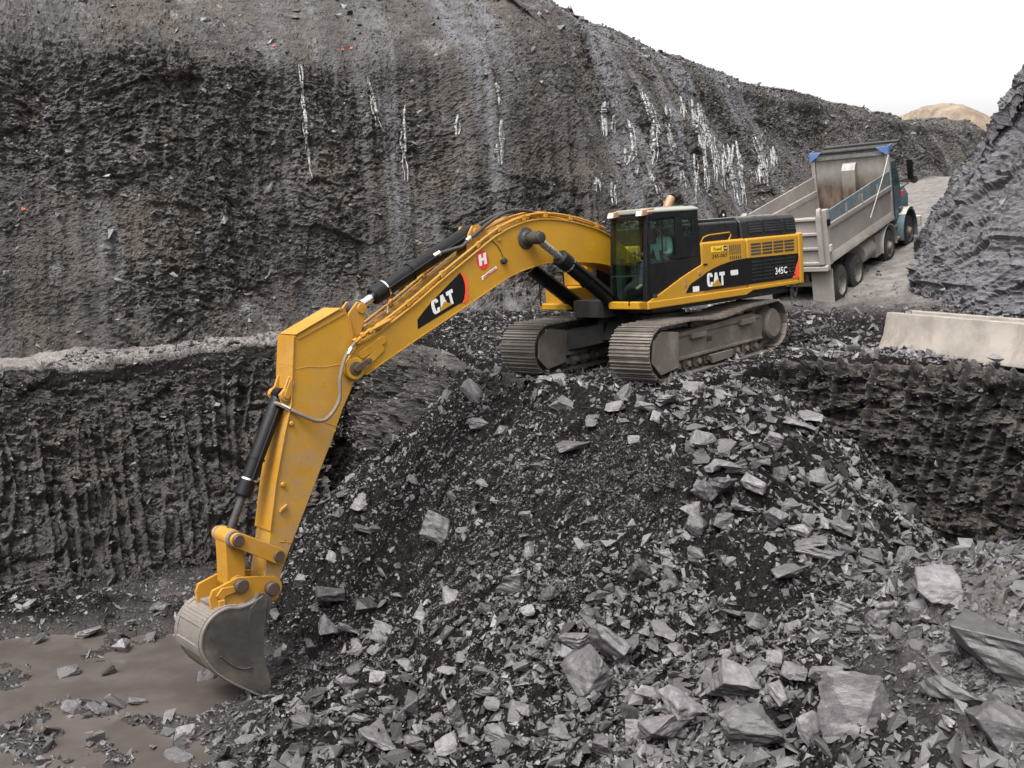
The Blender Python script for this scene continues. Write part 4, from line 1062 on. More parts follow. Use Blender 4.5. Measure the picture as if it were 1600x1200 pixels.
for x, z in ((8.60, .20), (8.86, -.75)): lk.lathe((x, BY + .245, z), (0, 1, 0), [(0, .045), (.02, .045), (.04, .03), (.04, 0)], 10)
lk.hexa([(8.98, BY + .245, -1.18), (8.86, BY + .245, -1.12), (8.86, BY + .30, -1.12), (8.98, BY + .30, -1.18)], [(8.96, BY + .245, -1.13), (8.84, BY + .245, -1.07), (8.84, BY + .30, -1.07), (8.96, BY + .30, -1.13)])
lk.build('grease_block', M_yelw, stick, 0.006)
ws = MB(); ws.tube([(8.43, BY + .247, 1.06), (8.2, BY + .247, 1.07), (7.9, BY + .247, 1.02), (7.6, BY + .247, 1.03)], .006, 5); ws.tube([(7.72, BY + .247, -.02), (8.0, BY + .247, .12)], .006, 5); ws.tube([(9.02, BY + .247, -1.66), (8.80, BY + .247, -1.73)], .006, 5)
ws.build('weld_seam', M_yelw, stick)
hz = MB(); hz.tube([(7.34, BY + .36, 1.36), (7.56, BY + .37, 1.14), (7.71, BY + .40, .82), (7.77, BY + .40, .46), (7.99, BY + .38, .21), (8.2, BY + .36, .19), (8.48, BY + .31, .35), (8.71, BY + .20, .52), (8.80, BY + .14, .56)], .033, 10, 5)
hz.tube([(7.2, BY - .36, 1.45), (7.56, BY - .40, 1.0), (7.9, BY - .40, .45), (8.4, BY - .3, .4), (8.7, BY - .16, .52)], .033, 10, 5)
hz.build('drooping_hose', M_hose, stick)
ft = MB(); ft.cyl((7.50, BY + .365, 1.19), (7.42, BY + .36, 1.28), .042); ft.cyl((8.60, BY + .26, .44), (8.72, BY + .20, .53), .042); ft.build('hose_fitting', M_chr, stick)
bh = MB(); bh.tube([(7.34, BY + .36, 1.36), (7.1, BY + .35, 1.50), (6.9, BY + .345, 1.56), (6.6, BY + .34, 1.66)], .030, 8, 3)
for a in ((7.3, 1.40), (7.15, 1.48), (7.0, 1.53)): bh.lathe((a[0], BY + .355, a[1]), (.25, 0, -.12), [(0, .0), (0, .05), (.07, .05), (.07, 0)], 6)
bh.build('pipe_end', M_yelw, boom)

# --- linkage and bucket
P_A, P_B, P_C, P_T = (9.77, -1.43), (9.12, -1.85), (9.79, -2.165), (9.28, -2.35)
ln = MB()
for s_ in (1, -1): ln.prism(capsule(P_A, P_B, .115, .13), BY + s_*.30, BY + s_*.37)
o = ln.build('side_link', M_yelw, EX, 0.012)
pn = MB()
for P, w_ in ((P_A, .42), (P_B, .41)):
    pn.lathe((P[0], BY - w_, P[1]), (0, 1, 0), [(0, 0), (0, .085), (.02, .095), (2*w_-.02, .095), (2*w_, .085), (2*w_, 0)], 24)
pn.build('link_pin', M_rust, o, 0.004)
pn = MB()
for k in range(4): pn.lathe((P_A[0], BY - .28 + k*.155, P_A[1]), (0, 1, 0), [(0, .09), (0, .135), (.10, .135), (.10, .09)], 24)
pn.build('link_spacer', M_mud, o, 0.006)
ln = MB(); ln.prism([(9.62, -1.42), (9.90, -1.42), (9.92, -1.8), (9.95, -2.15), (9.65, -2.15), (9.60, -1.8)], BY - .19, BY + .19); ln.lathe((P_A[0], BY - .2, P_A[1]), (0, 1, 0), [(0, 0), (0, .14), (.4, .14), (.4, 0)], 24)
ln.lathe((P_C[0], BY - .21, P_C[1]), (0, 1, 0), [(0, 0), (0, .14), (.42, .14), (.42, 0)], 24)
ln.build('bucket_link', M_yelw, EX, 0.012)
WR = spline2([(9.50, -2.40), (9.72, -2.47), (9.92, -2.475), (10.1, -2.43), (10.3, -2.475), (10.46, -2.60), (10.55, -2.79), (10.555, -2.99), (10.45, -3.24), (10.26, -3.48), (9.94, -3.77), (9.66, -4.0), (9.42, -4.18)], 4)
FRONT = [(9.42, -4.18), (9.555, -3.95), (9.525, -3.80), (9.575, -3.48), (9.60, -3.28), (9.565, -3.04), (9.43, -2.71), (9.345, -2.53), (9.38, -2.42), (9.47, -2.35), (9.56, -2.33)]
YB0, YB1 = BY - .50, BY + .45
bk = MB()
for y0, y1 in ((YB1 - .04, YB1), (YB0, YB0 + .04)): bk.prism(WR[3:] + FRONT[1:], y0, y1)
bucket = bk.build('bucket', M_bkt, EX, 0.008)
sh = MB(); offset_strip(sh, WR, .03, YB0 - .012, YB1 + .012); sh.build('bucket_shell', M_bktw, bucket, 0.004)
ss = MB()
for y0, y1 in ((YB1, YB1 + .014), (YB0 - .014, YB0)):
    ss.prism([(9.43, -2.46), (9.58, -2.40), (9.74, -2.52), (9.80, -2.72), (9.79, -3.0), (9.80, -3.35), (9.80, -3.84), (9.45, -4.15), (9.56, -3.95), (9.53, -3.80), (9.58, -3.48), (9.605, -3.28), (9.57, -3.04)], y0, y1)
    ss.tube([(9.83, (y0+y1)/2, -3.46), (9.98, (y0+y1)/2, -3.43), (10.15, (y0+y1)/2, -3.30), (10.30, (y0+y1)/2, -3.12)], .014, 6, 4)
ss.build('side_plate', M_bkt, bucket, 0.006)
wr = MB()
for i0, i1, th in ((17, 22, .028), (26, 30, .028)):
    offset_strip(wr, WR[i0:i1], th + .03, YB0 + .08, YB1 - .08)
for y in (YB0 + .03, YB1 - .11): offset_strip(wr, WR[8:44], .05, y - .045, y + .055)
wr.build('wear_strip', M_bktw, bucket, 0.008)
er = MB()
for y0, y1 in ((BY + .23, BY + .29), (BY - .29, BY - .23)):
    er.prism([(10.29, -2.46), (10.30, -2.25), (10.24, -2.13), (9.82, -2.035), (9.5, -2.10), (9.26, -2.17)] + arc_pts(9.26, -2.36, .185, R(95), R(215), 8) + [(9.22, -2.58), (9.5, -2.56), (9.9, -2.50)], y0, y1)
ear = er.build('bucket_ear', M_yelw, bucket, 0.010)
ir = MB()
for y0, y1 in ((BY + .29, BY + .33), (BY - .33, BY - .29)):
    ir.prism([(10.2, -2.22), (10.10, -2.12), (9.90, -2.14), (9.86, -2.24), (10.05, -2.26), (10.12, -2.33)], y0, y1)
ir.box(10.08, 10.18, BY + .29, BY + .36, -2.40, -2.30); ir.build('ear_pad', M_yelw, ear, 0.01)
bp_ = MB()
for P in (P_C, P_T): bp_.lathe((P[0], BY - .40, P[1]), (0, 1, 0), [(0, 0), (0, .095), (.02, .115), (.78, .115), (.80, .095), (.80, 0)], 24)
bp_.build('bucket_pin', M_rust, bucket, 0.006)
tb = MB(); tb.box(9.9, 10.25, BY - .23, BY + .23, -2.46, -2.36); tb.build('cross_tube', M_mud, bucket, 0.02)
th = MB()
for k in range(5):
    y = YB0 + .10 + k*.1875
    th.hexa([(9.50, y - .05, -4.10), (9.40, y - .05, -4.16), (9.40, y + .05, -4.16), (9.50, y + .05, -4.10)], [(9.28, y - .025, -4.37), (9.25, y - .025, -4.38), (9.25, y + .025, -4.38), (9.28, y + .025, -4.37)])
th.build('bucket_teeth', M_bkt, bucket, 0.006)
# ------------------------------------------------------------------ dump truck climbing the ramp
M_tdust = paint('dusty_box_steel', (0.235, 0.212, 0.195), (0.315, 0.288, 0.262), 0.7, 0.62, 0.0, (0.20, 0.17, 0.15))
M_tteal = paint('faded_teal_paint', (0.055, 0.095, 0.115), (0.16, 0.165, 0.165), 0.5, 0.45)
M_tteal2 = paint('teal_side_board', (0.085, 0.125, 0.140), (0.24, 0.235, 0.225), 0.7, 0.5)
M_blue = paint('blue_corner_paint', (0.08, 0.16, 0.36), (0.18, 0.24, 0.36), 0.4, 0.45)
M_tlite = paint('pale_fender', (0.40, 0.385, 0.35), (0.35, 0.31, 0.28), 0.5, 0.5)
M_tyre = paint('dusty_tyre', (0.016, 0.015, 0.015), (0.055, 0.050, 0.045), 0.5, 0.8)
M_rim = paint('dusty_rim', (0.12, 0.105, 0.092), (0.20, 0.175, 0.155), 0.8, 0.55)
t = NT('scraped_bulkhead_steel')
n1 = t.noise(1.1, 6, 0.65); n2 = t.noise(5, 8, 0.7, t.mapped((1, 1.0, .25)))
sep = t.n('ShaderNodeSeparateXYZ'); t.L(t.co(), sep.inputs[0])
low = t.ramp(t.math('ADD', sep.outputs[2], t.math('MULTIPLY', n1, 1.1)), 3.55, 2.75)       # mud smears left by sliding loads
c = t.mix(t.ramp(n2, .35, .7), (0.27, 0.26, 0.24), (0.19, 0.178, 0.162))
c = t.mix(low, c, t.mix(t.ramp(n2, .4, .65), (0.055, 0.042, 0.034), (0.15, 0.105, 0.075)))
M_bulk = t.done(c, t.ramp(n2, .3, .7, .4, .7), t.bump(n2, .1, .02), Metallic=0.3)

TKM = Matrix.Translation(tuple(TK)) @ Matrix.Rotation(R(90) - TK_TH, 4, 'Z') @ Matrix.Rotation(-TK_C, 4, 'Y') @ Matrix.Rotation(TK_R, 4, 'X')
TR = empty('dump_truck', mat=TKM)
tag(TR, 'dusty dump truck with an empty open box and blue corner caps climbing the ramp', 'dump truck')
X0, X1, ZB, ZT = -.813, 4.83, 1.28, 2.79
f = MB()
for s_ in (1, -1): f.box(-.55, 7.5, s_*.36, s_*.48, .72, 1.02)
for x in (-.4, .7, 2.0, 3.2, 4.4, 5.6, 7.2): f.box(x - .06, x + .06, -.36, .36, .76, .98)
f.build('chassis', M_dark, TR, 0.01)
f = MB(); f.box(-.62, -.50, -1.0, 1.0, .62, .74); f.box(-.60, -.52, -.5, -.40, .7, 1.0); f.box(-.60, -.52, .40, .5, .7, 1.0); f.build('rear_bumper', M_mud, TR, 0.01)
for x in (0, 1.333, 4.308, 6.364):
    a = MB(); a.cyl((x, -.95, .523), (x, .95, .523), .075); a.lathe((x, 0, .523), (0, 1, 0), [(-.25, .08), (-.14, .2), (.14, .2), (.25, .08)]); a.build('axle', M_dark, TR)
b = MB()
b.box(X0 + .05, X1 - .04, -1.17, 1.17, ZB + .02, ZB + .085)
for s_ in (1, -1):
    y = s_*1.17
    b.box(X0 + .22, X1 - .04, min(y, y - s_*.05), max(y, y - s_*.05), ZB + .09, 2.22)
    b.prism([(y - s_*.06, ZB), (s_*1.235, ZB - .0), (s_*1.235, ZB + .10), (y + s_*.003, ZB + .26), (y - s_*.06, ZB + .26)], X0 + .20, X1, 'yz')
    b.box(X0, X0 + .21, min(s_*1.06, s_*1.232), max(s_*1.06, s_*1.232), ZB - .02, 2.76)
    b.prism([(y - s_*.07, 2.20), (s_*1.225, 2.20), (s_*1.232, 2.24), (s_*1.232, 2.34), (s_*1.215, 2.365), (y - s_*.07, 2.365)], X0 + .21, X1, 'yz')
    b.box(X1 - .12, X1 + .0, min(s_*1.10, s_*1.226), max(s_*1.10, s_*1.226), ZB, 3.42)
for x in np.arange(-.2, 4.6, .55): b.box(x - .05, x + .05, -.95, .95, ZB - .14, ZB + .015)
box = b.build('dump_box', M_tdust, TR, 0.012)
for s_ in (1, -1):
    b = MB(); y = s_*1.19
    b.hexa([(X0 + .212, y - .02, 2.367), (X1 - .122, y - .02, 2.367), (X1 - .122, y + .02, 2.367), (X0 + .212, y + .02, 2.367)], [(X0 + .212, y - .02, 2.70), (X1 - .122, y - .02, 2.80), (X1 - .122, y + .02, 2.80), (X0 + .212, y + .02, 2.70)])
    sb = b.build('side_board', M_tteal2 if s_ < 0 else M_tdust, box, 0.006)
    for x in (.75, 2.1, 3.45):
        k = MB(); k.box(x - .035, x + .035, min(s_*1.212, s_*1.232), max(s_*1.212, s_*1.232), 2.366, 2.62); k.build('stake', M_tdust, box, 0.005)
b = MB(); b.box(X1 - .05, X1 + .02, -1.10, 1.10, ZB + .09, 3.30)
b.prism([(X1 - .05, 1.37), (X1 - .32, 1.37), (X1 - .30, 2.95), (X1 - .16, 3.14), (X1 - .05, 3.16)], -.21, .21); b.build('bulkhead', M_bulk, box, 0.012)
b = MB(); b.prism([(X1 - .14, 3.30), (X1 - .06, 3.42), (X1 + .1, 3.46), (X1 + 1.15, 3.50), (X1 + 1.2, 3.45), (X1 + .1, 3.40), (X1 + .02, 3.30)], -1.20, 1.20); b.box(X1 + .95, X1 + 1.2, -1.2, 1.2, 3.505, 3.56); b.build('cab_shield', M_dark, box, 0.01)
b = MB(); b.cyl((X1 - .02, -1.1, 3.52), (X1 - .02, 1.1, 3.52), .06); b.build('tarp_roll', M_rub, box)
for s_ in (1, -1):
    b = MB(); b.prism([(X1 - .17, 3.28), (X1 - .17, 3.56), (X1 + .22, 3.58), (X1 + .22, 3.43), (X1 + .02, 3.40)], s_*1.205, s_*1.24); b.prism([(s_*1.205, 3.28), (s_*1.205, 3.56), (s_*.85, 3.56), (s_*.95, 3.46)], X1 - .17, X1 - .145, 'yz'); b.build('blue_cap', M_blue, box, 0.006)
b = MB()
b.box(X0 - .065, X0 - .03, -1.05, 1.05, 1.36, 2.60)
for z in (1.33, 1.74, 2.14, 2.54): b.prism([(X0 - .065, z - .05), (X0 - .13, z - .035), (X0 - .13, z + .035), (X0 - .065, z + .05)], -1.05, 1.05)
for s_ in (1, -1):
    b.box(X0 - .135, X0 - .01, min(s_*.97, s_*1.11), max(s_*.97, s_*1.11), 1.30, 2.62)
    b.prism(capsule((X0 - .06, 2.62), (X0 - .02, 2.72), .075, .10), s_*1.0, s_*1.10)
tg = b.build('tailgate', M_tdust, box, 0.012)
b = MB(); b.prism([(X0 - .14, 1.12), (X0 - .14, 1.24), (X0 + .1, 1.27), (X0 + .1, 1.12)], -1.2, 1.2); b.build('rear_sill', M_tdust, box, 0.012)
for z in (2.42, 1.72):
    b = MB(); b.box(X0 - .02, X0 + .12, -1.29, -1.233, z - .09, z + .09); b.build('tail_lamp', M_tlite if z < 2 else M_blk, box, 0.01)
b = MB(); b.box(1.9, 2.3, -1.242, -1.236, 1.34, 1.37); b.tube([(2.6, -1.24, 1.8), (3.3, -1.25, 2.3), (4.0, -1.25, 2.8), (4.6, -1.25, 3.3)], .012, 6); b.build('tarp_arm', M_tlite, box)

def truck_wheel(x, y, w, rim_out, front=False):
    s_ = 1 if y > 0 else -1; r = .523 if not front else .545
    zc = .523 if not front else .545
    m = MB(); yi = y - s_*w
    prof = [(0, r*.60), (.012, r*.80), (.03, r*.93), (.055, r*.985), (.075, r), (w - .075, r), (w - .055, r*.985), (w - .03, r*.93), (w - .012, r*.80), (w, r*.60), (w*.5, r*.58)]
    m.lathe((x, yi, zc), (0, s_, 0), prof, 40)
    tw = m.build('tyre', M_tyre, None)
    g = MB()
    for k in range(44):
        a = 2*math.pi*k/44; ca, sa = math.cos(a), math.sin(a)
        for q0, q1 in ((.03, w*.46), (w*.54, w - .03)):
            p0 = Vector((x + ca*(r - .012) - sa*.018, yi + s_*q0, zc + sa*(r - .012) + ca*.018)); 
            g.hexa([(x + ca*(r-.02) - sa*.022, yi + s_*q0, zc + sa*(r-.02) + ca*.022), (x + ca*(r-.02) + sa*.022, yi + s_*q0, zc + sa*(r-.02) - ca*.022), (x + ca*(r-.02) + sa*.022, yi + s_*q1, zc + sa*(r-.02) - ca*.022), (x + ca*(r-.02) - sa*.022, yi + s_*q1, zc + sa*(r-.02) + ca*.022)],
                   [(x + ca*(r+.012) - sa*.016, yi + s_*q0, zc + sa*(r+.012) + ca*.016), (x + ca*(r+.012) + sa*.016, yi + s_*q0, zc + sa*(r+.012) - ca*.016), (x + ca*(r+.012) + sa*.016, yi + s_*q1, zc + sa*(r+.012) - ca*.016), (x + ca*(r+.012) - sa*.016, yi + s_*q1, zc + sa*(r+.012) + ca*.016)])
    wh = MB(); R_ = r*.60
    if rim_out: pr = [(w*.15, .12), (w*.5, R_*.98), (w - .005, R_*1.02), (w + .0, R_*.95), (w - .03, R_*.86), (w - .06, R_*.62), (w - .0, R_*.40), (w + .06, R_*.34), (w + .07, .0)]
    else: pr = [(w*.15, .12), (w*.3, R_*.98), (w - .005, R_*1.02), (w + .0, R_*.95), (w - .10, R_*.84), (w - .19, R_*.66), (w - .20, R_*.45), (w - .10, R_*.40), (w - .08, .0)]
    wh.lathe((x, yi, zc), (0, s_, 0), pr, 36)
    for k in range(10):
        a = 2*math.pi*k/10; q = w - .06 if rim_out else w - .195
        wh.cyl((x + math.cos(a)*R_*.56, yi + s_*(q - .01), zc + math.sin(a)*R_*.56), (x + math.cos(a)*R_*.56, yi + s_*(q + .03), zc + math.sin(a)*R_*.56), .017, seg=6)
    wheel = wh.build('wheel', M_rim, TR); tw.parent = wheel; tw.name = 'tyre'
    g.build('tread', M_tyre, tw) if False else g.build('tread', M_tyre, wheel)
for x in (0, 1.333):
    for s_ in (1, -1):
        truck_wheel(x, s_*1.20, .28, False); truck_wheel(x, s_*.90, .28, False)
for x in (4.308, 6.364):
    for s_ in (1, -1): truck_wheel(x, s_*1.20, .33, True, True)
m = MB(); m.lathe((2.25, -.86, .80), (1, 0, 0), [(0, .0), (0, .28), (.03, .31), (.87, .31), (.9, .28), (.9, 0)], 32); tk = m.build('fuel_tank', M_tdust, TR, 0.008)
m = MB(); m.box(3.25, 3.68, -1.12, -.55, .45, 1.12); m.build('tool_locker', M_tdust, TR, 0.02)
for s_ in (1, -1):
    m = MB()
    pts = arc_pts(4.308, .545, .70, R(185), R(-5), 16); pi = arc_pts(4.308, .545, .665, R(-5), R(185), 16)
    m.prism(pts + pi, s_*.80, s_*1.22); m.build('fender', M_tdust, TR, 0.008)
    m = MB(); m.hexa([(-.66, s_*.60, .16), (-.63, s_*.60, .16), (-.63, s_*1.2, .16), (-.66, s_*1.2, .16)], [(-.64, s_*.60, 1.10), (-.61, s_*.60, 1.10), (-.61, s_*1.2, 1.10), (-.64, s_*1.2, 1.10)]); m.build('mud_flap', M_tdust, TR)
c_ = MB(); c_.prism([(5.02, 1.05), (5.0, 2.85), (5.12, 2.98), (6.05, 2.95), (6.30, 2.2), (6.32, 1.9), (6.28, 1.05)], -1.02, 1.02)
tc = c_.build('cab', M_tteal, TR, 0.05, 3)
for s_ in (1, -1):
    w_ = MB(); w_.prism([(5.35, 2.15), (5.36, 2.75), (5.98, 2.73), (6.16, 2.18)], s_*1.018, s_*1.026); w_.build('window', M_glass, tc)
    d_ = MB(); d_.prism([(5.28, 1.12), (5.28, 2.10), (6.22, 2.10), (6.22, 1.12)], s_*1.015, s_*1.03); d_.build('door', M_tteal, tc, 0.01)
    m_ = MB(); m_.box(6.02, 6.12, min(s_*1.34, s_*1.50), max(s_*1.34, s_*1.50), 2.30, 2.90); m_.tube([(6.05, s_*1.0, 2.92), (6.08, s_*1.3, 2.97), (6.08, s_*1.44, 2.88)], .018); m_.tube([(6.05, s_*1.0, 2.25), (6.08, s_*1.3, 2.2), (6.08, s_*1.44, 2.32)], .018)
    m_.build('mirror', M_blk, tc, 0.02)
    m_ = MB(); m_.tube([(6.3, s_*1.0, 1.95), (6.35, s_*1.3, 2.15), (6.35, s_*1.45, 2.2)], .016); m_.lathe((6.30, s_*1.45, 2.22), (1, 0, 0), [(0, .0), (0, .12), (.03, .125), (.08, .06), (.08, 0)]); m_.build('round_mirror', M_dark, tc)
    f_ = MB(); po = arc_pts(6.364, .545, .78, R(190), R(-20), 18); pi = arc_pts(6.364, .545, .70, R(-20), R(190), 18)
    f_.prism(po + pi, s_*.72, s_*1.235); f_.box(5.9, 6.2, min(s_*.9, s_*1.1), max(s_*.9, s_*1.1), 1.33, 1.42); ff = f_.build('front_fender', M_tteal, TR, 0.02); f_ = MB(); f_.prism(arc_pts(6.364, .545, .80, R(125), R(60), 8) + arc_pts(6.364, .545, .783, R(60), R(125), 8), s_*.70, s_*1.25); f_.build('fender_top', M_tlite, ff)
    e_ = MB(); e_.cyl((4.96, s_*1.10, 1.1), (4.96, s_*1.10, 3.15), .075); e_.lathe((4.96, s_*1.10, 1.3), (0, 0, 1), [(0, .075), (.02, .12), (1.2, .12), (1.22, .075)], 20); e_.build('exhaust_stack', M_dark, TR)
    st = MB(); st.box(5.3, 6.2, min(s_*.85, s_*1.15), max(s_*.85, s_*1.15), .50, .58); st.box(5.3, 6.2, min(s_*.85, s_*1.05), max(s_*.85, s_*1.05), .85, .93); st.build('step', M_mud, TR, 0.01)
lm = MB(); lm.box(6.25, 6.33, -1.10, -1.03, 1.75, 1.9); lm.build('marker_lamp', M_ored, tc, 0.01)
hd = MB(); hd.prism([(-.85, 1.05), (-.88, 1.55), (-.75, 1.88), (-.4, 1.98), (.4, 1.98), (.75, 1.88), (.88, 1.55), (.85, 1.05)], 6.30, 7.55, 'yz'); hd.build('hood', M_tteal, TR, 0.06, 3)
bp_ = MB(); bp_.box(7.55, 7.72, -1.2, 1.2, .45, .80); bp_.build('front_bumper', M_tlite, TR, 0.03)

# ------------------------------------------------------------------ concrete barriers
t = NT('stained_concrete')
n1 = t.noise(1.1, 6, 0.65); n2 = t.noise(7, 8, 0.7); n3 = t.noise(2.6, 6, 0.7, t.mapped((1, 1, .35)))
c = t.mix(t.ramp(n1, .35, .66), (0.165, 0.147, 0.128), (0.265, 0.236, 0.208))
c = t.mix(t.ramp(n3, .52, .74, 0, .7), c, (0.15, 0.108, 0.078))
c = t.mix(t.ramp(n2, .60, .74, 0, .6), c, (0.15, 0.13, 0.115))
M_conc = t.done(c, 0.88, t.bump(t.math('ADD', n2, t.math('MULTIPLY', t.voro(30), .25)), .25, .02))
def barrier(loc, ang, L, label):
    prof = [(-.31, 0), (-.31, .08), (-.16, .34), (-.09, .82), (.09, .82), (.16, .34), (.31, .08), (.31, 0)]
    prof = [(-.31, 0), (-.31, .08), (-.17, .36), (-.10, .82), (.10, .82), (.17, .36), (.31, .08), (.31, 0)]
    m = MB()
    # end cut back as the cast ends of these barriers are
    n = len(prof); vs = []
    for x, cut in ((0, .0), (.03, 0), (L - .03, 0), (L, 0)):
        k = .97 if x in (0, L) else 1
        vs += [(x, p[0]*k, p[1]*(1 if k == 1 else .985)) for p in prof]
    fs = [tuple(range(n-1, -1, -1)), tuple(range(3*n, 4*n))]
    for r_ in range(3):
        for i in range(n): j = (i+1) % n; fs.append((r_*n+i, r_*n+j, (r_+1)*n+j, (r_+1)*n+i))
    m.add(vs, fs)
    o = m.build('concrete_barrier', M_conc, None, 0.02, 2)
    o.location = loc; o.rotation_euler = ang
    b = o.modifiers['bevel']; b.width = .02
    tag(o, label, 'barrier', 'concrete barriers beside the ramp')
    k = MB()
    for x in (.5, L - .5):
        k.tube([(x - .09, 0, .80), (x - .08, 0, .88), (x + .08, 0, .88), (x + .09, 0, .80)], .012, 6)
    k.build('lifting_loop', M_rust, o)
    k = MB(); k.box(.42, .56, -.118, -.105, .66, .69); k.build('slot', M_dark, o)
    return o
def on_ground(x, y, dz=0): return (x, y, gz(x, y) + dz)
# ------------------------------------------------------------------ the operator in the cab
def skin_mesh(name, J, chains, sub=2):
    """J: joint -> (xyz, radius). chains: lists of joints. One continuous skinned surface."""
    bm = bmesh.new(); lay = bm.verts.layers.skin.verify(); V = {}
    for k, (p, r) in J.items():
        v = bm.verts.new(p); v[lay].radius = (r, r) if not isinstance(r, tuple) else r; V[k] = v
    root = chains[0][0]; V[root][lay].use_root = True
    for ch_ in chains:
        for a, b_ in zip(ch_[:-1], ch_[1:]):
            if bm.edges.get((V[a], V[b_])) is None: bm.edges.new((V[a], V[b_]))
    me = bpy.data.meshes.new(name); bm.to_mesh(me); bm.free()
    o = bpy.data.objects.new('tmp', me); COL.objects.link(o)
    o.modifiers.new('skin', 'SKIN').use_smooth_shade = True
    s_ = o.modifiers.new('sub', 'SUBSURF'); s_.levels = sub; s_.render_levels = sub
    dg = bpy.context.evaluated_depsgraph_get(); dg.update()
    out = bpy.data.meshes.new_from_object(o.evaluated_get(dg))
    bpy.data.objects.remove(o); out.name = name
    return out
t = NT('skin'); M_skin = t.done((0.36, 0.20, 0.14), 0.55)
M_shirt = paint('pale_work_shirt', (0.34, 0.44, 0.46), (0.25, 0.33, 0.35), 0.4, 0.85)
M_trou = paint('dark_blue_trousers', (0.035, 0.05, 0.09), (0.06, 0.06, 0.07), 0.3, 0.85)
M_hair = paint('dark_hair', (0.015, 0.012, 0.010), (0.02, 0.016, 0.012), 0.3, 0.6)
def seated_operator(px, py, pz):
    """seated facing +x, pelvis at (px, py, pz); arms reach to the two levers."""
    P = lambda x, y, z: (px + x, py + y, pz + z)
    J = {'pelvis': (P(0, 0, 0), .13), 'waist': (P(.0, 0, .17), .125), 'chest': (P(.02, 0, .36), .15), 'collar': (P(.02, 0, .50), .09), 'neck': (P(.04, 0, .56), .055),
         'jaw': (P(.075, 0, .625), .068), 'head': (P(.065, 0, .70), .092), 'crown': (P(.055, 0, .765), .070),
         'nose_r': (P(.150, 0, .690), .016), 'nose': (P(.172, 0, .668), .012)}
    ch_ = [['pelvis', 'waist', 'chest', 'collar', 'neck', 'jaw', 'head', 'crown'], ['head', 'nose_r', 'nose']]
    shirt = {k: (v[0], v[1] + .016) for k, v in J.items() if k in ('pelvis', 'waist', 'chest', 'collar')}; shirt['collar'] = (P(.03, 0, .515), .085)
    sch = [['pelvis', 'waist', 'chest', 'collar']]; trou = {'pelvis': (P(0, 0, -.01), .145), 'hipb': (P(-.03, 0, .06), .13)}; tch = [['pelvis', 'hipb']]
    for s_, n in ((1, 'L'), (-1, 'R')):
        A = {'sho': (P(.02, s_*.20, .46), .062), 'elb': (P(.10, s_*.29, .21), .046), 'wri': (P(.36, s_*.315, .20), .030), 'palm': (P(.43, s_*.32, .205), (.036, .020))}
        for k, v in A.items(): J[n + k] = v
        ch_.append(['chest', n + 'sho', n + 'elb', n + 'wri', n + 'palm'])
        for i, (dy, L) in enumerate(((-.027, .060), (-.009, .068), (.009, .064), (.026, .052))):      # four fingers curling over the lever knob
            J[n + 'k%d' % i] = (P(.468, s_*.32 + dy, .212), .0095); J[n + 'm%d' % i] = (P(.468 + L*.55, s_*.32 + dy*1.05, .200), .0085); J[n + 't%d' % i] = (P(.468 + L*.55, s_*.32 + dy, .200 - L*.5), .0075)
            ch_.append([n + 'palm', n + 'k%d' % i, n + 'm%d' % i, n + 't%d' % i])
        J[n + 'th1'] = (P(.425, s_*.285, .20), .011); J[n + 'th2'] = (P(.455, s_*.278, .185), .009); ch_.append([n + 'palm', n + 'th1', n + 'th2'])
        shirt[n + 'sho'] = (A['sho'][0], .074); shirt[n + 'elb'] = (A['elb'][0], .060); shirt[n + 'cuff'] = (P(.27, s_*.31, .20), .047); sch.append(['chest', n + 'sho', n + 'elb', n + 'cuff'])
        B = {'hip': (P(.06, s_*.10, -.02), .085), 'kne': (P(.44, s_*.15, .03), .060), 'ank': (P(.50, s_*.15, -.40), .042), 'toe': (P(.66, s_*.15, -.47), .038)}
        for k, v in B.items(): J[n + k] = v
        ch_.append(['pelvis', n + 'hip', n + 'kne', n + 'ank', n + 'toe'])
        for k in ('hip', 'kne', 'ank'): trou[n + k] = (B[k][0], B[k][1] + .014)
        tch.append(['pelvis', n + 'hip', n + 'kne', n + 'ank'])
    body = obj('person', skin_mesh('person', J, ch_), M_skin)
    body.matrix_world = EX.matrix_world
    obj('shirt', skin_mesh('shirt', shirt, sch), M_shirt, body); obj('trousers', skin_mesh('trousers', trou, tch), M_trou, body)
    h_ = bmesh.new(); bmesh.ops.create_icosphere(h_, subdivisions=3, radius=.103)
    for v in h_.verts: v.co = Vector((v.co.x*1.02 - .012, v.co.y*.93, max(v.co.z, -.07 if v.co.x < .0 else .03)*1.05 + .018)) + Vector(P(.062, 0, .705))
    me = bpy.data.meshes.new('hair'); h_.to_mesh(me); h_.free(); me.polygons.foreach_set('use_smooth', [True]*len(me.polygons)); obj('hair', me, M_hair, body)
    e_ = MB()
    for s_ in (1, -1): e_.lathe(P(.145, s_*.032, .708), (1, 0, 0), [(0, .011), (.008, .009), (.010, 0)], 10)
    e_.tube([P(.150, -.025, .638), P(.158, 0, .637), P(.150, .025, .638)], .005, 6); e_.build('face_detail', M_hair, body)
    e_ = MB()
    for s_ in (1, -1): e_.prism([(px + .045, pz + .66), (px + .075, pz + .67), (px + .08, pz + .72), (px + .05, pz + .725)], py + s_*.088, py + s_*.105)
    e_.build('ear', M_skin, body, .004)
    tag(body, 'dark haired person in a pale shirt seated at the levers inside the excavator cab', 'person')
    return body
seated_operator(.52, .98, 2.15)
